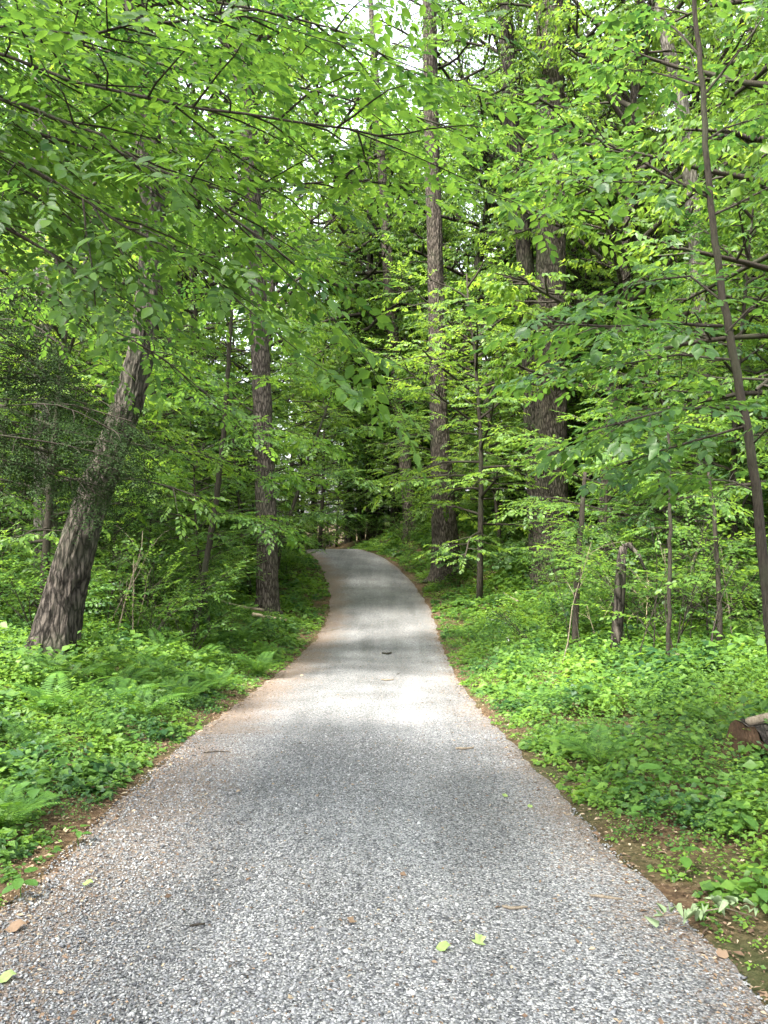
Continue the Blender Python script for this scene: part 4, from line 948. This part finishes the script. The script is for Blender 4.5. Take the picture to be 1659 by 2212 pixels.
def seedling(px, py, label, s, nl, shape='ovate', leaf=.11, group=None, mat='seed'):
    rg = np.random.default_rng(int(px * 3 + py)); p, d = at(px, py)
    t = thing('seedling', label, 'seedling', p, group, rg.uniform(0, 6.28), s)
    w = Soup(); h = .22 * rg.uniform(.8, 1.2); tube(w, curve(rg, (0, 0, -.02), (rg.normal(0, .1), rg.normal(0, .1), 1), h, 5, (0, 0, 0), .06), np.linspace(.004, .002, 5), 4); obj('stem', w.mesh('stem', True), M['seed'], t)
    a, b = leaf_verts(np.zeros((1, 3)), np.array([[1., 0, 0]]), np.array([[0, 0, 1.]]), np.array([leaf]), np.array([leaf * .62]), shape)
    me = mesh_np('leaf', a, b, True)
    for i in range(nl):
        o = obj('leaf', me, M[mat], t); o.location = (0, 0, h * (.55 + .45 * i / nl)); o.rotation_euler = (rg.normal(0, .15), rg.uniform(-.1, .35), i * 2.4 + rg.normal(0, .2)); k = rg.uniform(.75, 1.2); o.scale = (k, k, k)
        o.location = (math.cos(i * 2.4) * .02, math.sin(i * 2.4) * .02, o.location[2])
for i, (x, y, s, nl, lab) in enumerate([(1440, 1725, 1.5, 6, 'broad-leaved seedling, biggest leaves on the near right verge'), (1520, 1745, 1.2, 6, 'broad-leaved seedling beside the rotten stick on the right'),
        (1270, 1715, 1.0, 3, 'single upright leaf seedling at the right road edge'), (1390, 1800, .9, 5, 'small seedling below the big-leaved one on the right'),
        (75, 1765, 1.2, 6, 'light green seedling at the left picture edge'), (170, 1830, .8, 5, 'low seedling on the bare left road edge'), (45, 1950, .9, 6, 'low plant at the bottom of the left verge'),
        (300, 1620, 1.0, 6, 'leafy seedling on the left verge nearest the road'), (1600, 1830, 1.1, 6, 'seedling on the leaf-littered near right corner'), (1480, 1890, .8, 5, 'pale seedling between the wilted twig and the verge'),
        (1640, 1960, 1.0, 6, 'seedling at the right picture edge beside the wilted twig'), (1350, 1460, 1.6, 7, 'tall seedling with yellow-green leaves before the snag')]):
    seedling(x, y, lab, s, nl, 'ovate' if i % 3 else 'round')

rh = np.random.default_rng(91)
for i in range(46):
    l = i % 2
    px, py = (rh.uniform(0, 330), rh.uniform(1540, 1800)) if l else (rh.uniform(1180, 1650), rh.uniform(1480, 1860))
    p, d = at(px, py)
    if off(p[0], p[1]) < .45: continue
    sd = 'left' if l else 'right'
    seedling(px, py, f'leafy herb standing above the {sd} verge ground cover {"near" if d < 6 else "farther along"}', rh.uniform(.7, 1.5), int(rh.integers(6, 10)), ['ovate', 'round', 'maple'][i % 3], .075, f'leafy herbs on the {sd} verge', ['cover', 'seed'][i % 2])
# ------------------------------------------------------------------ logs, sticks and scraps
def stick(name, label, cat, pix, rads, mat, k=8, lift=.02, group=None, flat=True):
    pts = []
    for x, y in pix:
        p, d = at(x, y)
        o_ = off(p[0], p[1]); p[2] = (road_z(p[0], p[1]) if o_ < 0 else p[2]) + lift; pts.append(p)
    pts = np.array(pts); A, q = resample(np.concatenate([pts, np.array(rads)[:, None]], 1), max(.02, np.linalg.norm(pts[-1] - pts[0]) / 12))
    w = Soup(); loc = A[0, :3]; rg = np.random.default_rng(int(pix[0][0])); tube(w, A[:, :3] - loc + rg.normal(0, rads[0] * .15, (len(A), 3)), A[:, 3] * rg.uniform(.85, 1.15, len(A)), k)
    o = obj(name, w.mesh(name, True), M[mat]); o.location = loc
    return tag(o, label, cat, group)
# cut log end on the right
def cut_log():
    p, d = at(1612, 1660); t = thing('cut_log', 'sawn log end lying in the plants at the right edge', 'log', p)
    rg = np.random.default_rng(9); R = .22; L = 1.7; k = 22; n = 14
    ax = unit(np.array([.93, .36, .05])); a = unit(np.cross(ax, UP)); b = np.cross(a, ax)
    th = np.arange(k) * 2 * np.pi / k; s = np.linspace(0, L, n)
    R_ = R * (1 + .10 * np.sin(th * 3 + .6)[None] + .06 * np.sin(th * 7)[None] + rg.normal(0, .045, (n, k)))
    V = s[:, None, None] * ax + (a * np.cos(th)[:, None] + b * np.sin(th)[:, None])[None] * R_[..., None] + np.array([0, 0, R * .8])
    i = np.arange(n - 1)[:, None] * k + np.arange(k)[None]; j = np.arange(n - 1)[:, None] * k + (np.arange(k)[None] + 1) % k
    obj('bark', mesh_np('bark', V.reshape(-1, 3), np.stack([i, j, j + k, i + k], -1).reshape(-1, 4), True), M['oak_bark'], t)
    ring = V[0]; c = ring.mean(0); rr = np.array([1, .86, .7, .5, .28]); F_ = []
    for q, f in enumerate(rr): F_.append(c + (ring - c) * f * .985 + ax * (rg.normal(.0, .006, (k, 1)) if 0 < q else -.004) - ax * .03 * (q == 0) * (rg.random((k, 1)) - .3))
    W = np.concatenate(F_ + [c[None] + ax * .02]); e = np.arange(k); T = []
    for q in range(4):
        i0 = q * k + e; i1 = q * k + (e + 1) % k; T += [np.stack([i0, i1, i1 + k], -1), np.stack([i0, i1 + k, i0 + k], -1)]
    T.append(np.stack([4 * k + e, 4 * k + (e + 1) % k, np.full(k, 5 * k)], -1))
    obj('cut_face', mesh_np('cut_face', W, np.concatenate(T)), M['cut_wood'], t)
    w = Soup(); top = np.array([0, 0, R * 1.78]); tube(w, [top + ax * .02, top + ax * .5 + b * .01, top + ax * 1.1], [.035, .05, .03], 7); obj('torn_splinter', w.mesh('torn_splinter', True), M['dead_wood'], t)
cut_log()
stick('bare_branch', 'thin bare pale branch propped against the sawn log', 'branch', [(1585, 1625), (1620, 1605), (1659, 1580)], [.01, .011, .012], 'pale_wood', 6, .16)
stick('rotten_stick', 'rotten dark stick lying on the near right verge', 'stick', [(1530, 1750), (1560, 1762), (1605, 1785)], [.035, .03, .012], 'dead_wood', 8, .10)
stick('fallen_log', 'pale fallen log on the mound behind the stout trunk', 'log', [(868, 1148), (905, 1140), (948, 1132)], [.10, .11, .12], 'pale_wood', 9, .55)
stick('fallen_branch', 'pale fallen branch lying on the left verge near the slim trunk', 'branch', [(545, 1345), (580, 1352), (618, 1358)], [.05, .05, .045], 'pale_wood', 8, .25)
stick('fallen_branch', 'longer grey fallen branch behind the left verge plants', 'branch', [(470, 1318), (520, 1332), (570, 1340)], [.03, .04, .045], 'dead_wood', 8, .3)
stick('fallen_branch', 'dark short branch poking up on the right bank', 'branch', [(1088, 1300), (1104, 1312), (1118, 1320)], [.03, .035, .03], 'dead_wood', 7, .3)
stick('fallen_branch', 'grey fallen branch under the right-hand thicket', 'branch', [(1450, 1440), (1540, 1448), (1640, 1455)], [.03, .035, .03], 'dead_wood', 7, .2)
stick('road_twig', 'dark curled twig on the road at lower left', 'twig', [(410, 2031), (428, 2029), (443, 2027)], [.006, .007, .005], 'bark', 6, .012)
stick('road_twig', 'brown twig across the road edge on the left', 'twig', [(440, 1640), (470, 1638), (495, 1640)], [.006, .006, .004], 'bark', 5, .012)
stick('road_twig', 'small dark stick in the middle of the road dip', 'twig', [(826, 1420), (836, 1421), (845, 1419)], [.02, .025, .02], 'bark', 6, .03)
stick('road_twig', 'small stick lying below the dip in the road', 'twig', [(824, 1478), (836, 1479), (850, 1478)], [.012, .014, .01], 'dead_wood', 6, .015)
stick('road_twig', 'brown tuft of twig at the right of the road centre', 'twig', [(985, 1632), (1000, 1633), (1022, 1630)], [.012, .014, .01], 'dead_wood', 6, .014)
stick('road_twig', 'faint thin twig on the far sunlit road', 'twig', [(690, 1365), (715, 1366), (735, 1363)], [.01, .01, .008], 'dead_wood', 5, .014)
stick('catkin', 'brown catkin string on the road near the wilted twig', 'catkin', [(1275, 1962), (1300, 1966), (1330, 1968), (1345, 1967)], [.006, .009, .008, .006], 'dead_wood', 6, .010)
stick('catkin', 'olive catkin string on the near road right of centre', 'catkin', [(1085, 1985), (1105, 1990), (1130, 1989), (1140, 1987)], [.006, .009, .008, .005], 'dead_wood', 6, .010)
def road_leaf(px, py, label, s, shape, mat, rz, tilt=.15):
    p, d = at(px, py); o_ = off(p[0], p[1]); p[2] = (road_z(p[0], p[1]) if o_ < 0 else p[2]) + .014
    a, b = leaf_verts(np.array([[-.5 * s, 0, 0]]), np.array([[1., 0, 0]]), np.array([[0, 0, 1.]]), np.array([s]), np.array([s * .8]), shape)
    a[:, 2] += .12 * s * np.sin(a[:, 0] / s * 6) + .006
    o = obj('fallen_leaf', mesh_np('fallen_leaf', a, b, False), M[mat]); o.location = p; o.rotation_euler = (tilt, -tilt * .5, rz)
    return tag(o, label, 'leaf')
road_leaf(958, 2086, 'yellow-green fallen leaf lying on the near road', .075, 'ovate', 'fresh', .3)
road_leaf(1036, 2066, 'curled pale fallen leaf just above the yellow-green one', .085, 'maple', 'fresh', 1.2)
road_leaf(1090, 1740, 'tiny pale leaf on the road right of centre', .06, 'ovate', 'fresh', 2.0)
road_leaf(1145, 1762, 'small green leaf near the right road edge', .05, 'ovate', 'fresh', 1.0)
road_leaf(35, 2030, 'tan curled leaf at the left road edge', .10, 'ovate', 'litter', .6)
road_leaf(15, 2150, 'yellowing leaf at the bottom left corner', .08, 'ovate', 'fresh', .6)
road_leaf(190, 1935, 'pale green leaf on the left part of the road', .06, 'ovate', 'fresh', .2)
road_leaf(758, 2030, 'crumpled tan leaf near the middle of the road', .06, 'maple', 'litter', 2.2)
road_leaf(1560, 2075, 'brown leaf below the wilted twig', .07, 'ovate', 'litter', 1.1)
# wilted leafy twig
def wilted():
    p, d = at(1545, 2005); t = thing('wilted_twig', 'broken twig of wilted whitish leaves at the lower right road edge', 'twig', p + np.array([0, 0, .02]))
    rg = np.random.default_rng(14); w = Soup(); tw = np.array([[-.30, .02, .02], [-.12, .0, .05], [.06, .03, .06], [.2, .0, .03]]); tube(w, tw, [.004, .004, .003, .002], 5); obj('stem', w.mesh('stem', True), M['dead_wood'], t)
    me = []
    for k in range(3):
        a, b = leaf_verts(np.zeros((1, 3)), np.array([[1., 0, 0]]), np.array([[0, 0, 1.]]), np.array([.085]), np.array([.05]), 'ovate')
        a[:, 2] += np.abs(a[:, 1]) * (.9 + .4 * k) + .012 * np.sin(a[:, 0] * 60 + k); a[:, 2] -= (a[:, 0] ** 2) * (4 + k); me.append(mesh_np('leaf', a, b, True))
    for i in range(26):
        q, dd = along(tw, min(.98, .02 + i / 26)); o = obj('leaf', me[i % 3], M['wilt'], t); o.location = q + rg.normal(0, .02, 3) + np.array([0, 0, .02]); o.rotation_euler = (rg.normal(0, .6), rg.normal(0, .5), rg.uniform(0, 6.28)); k = rg.uniform(.4, .85); o.scale = (k, k, k)
wilted()
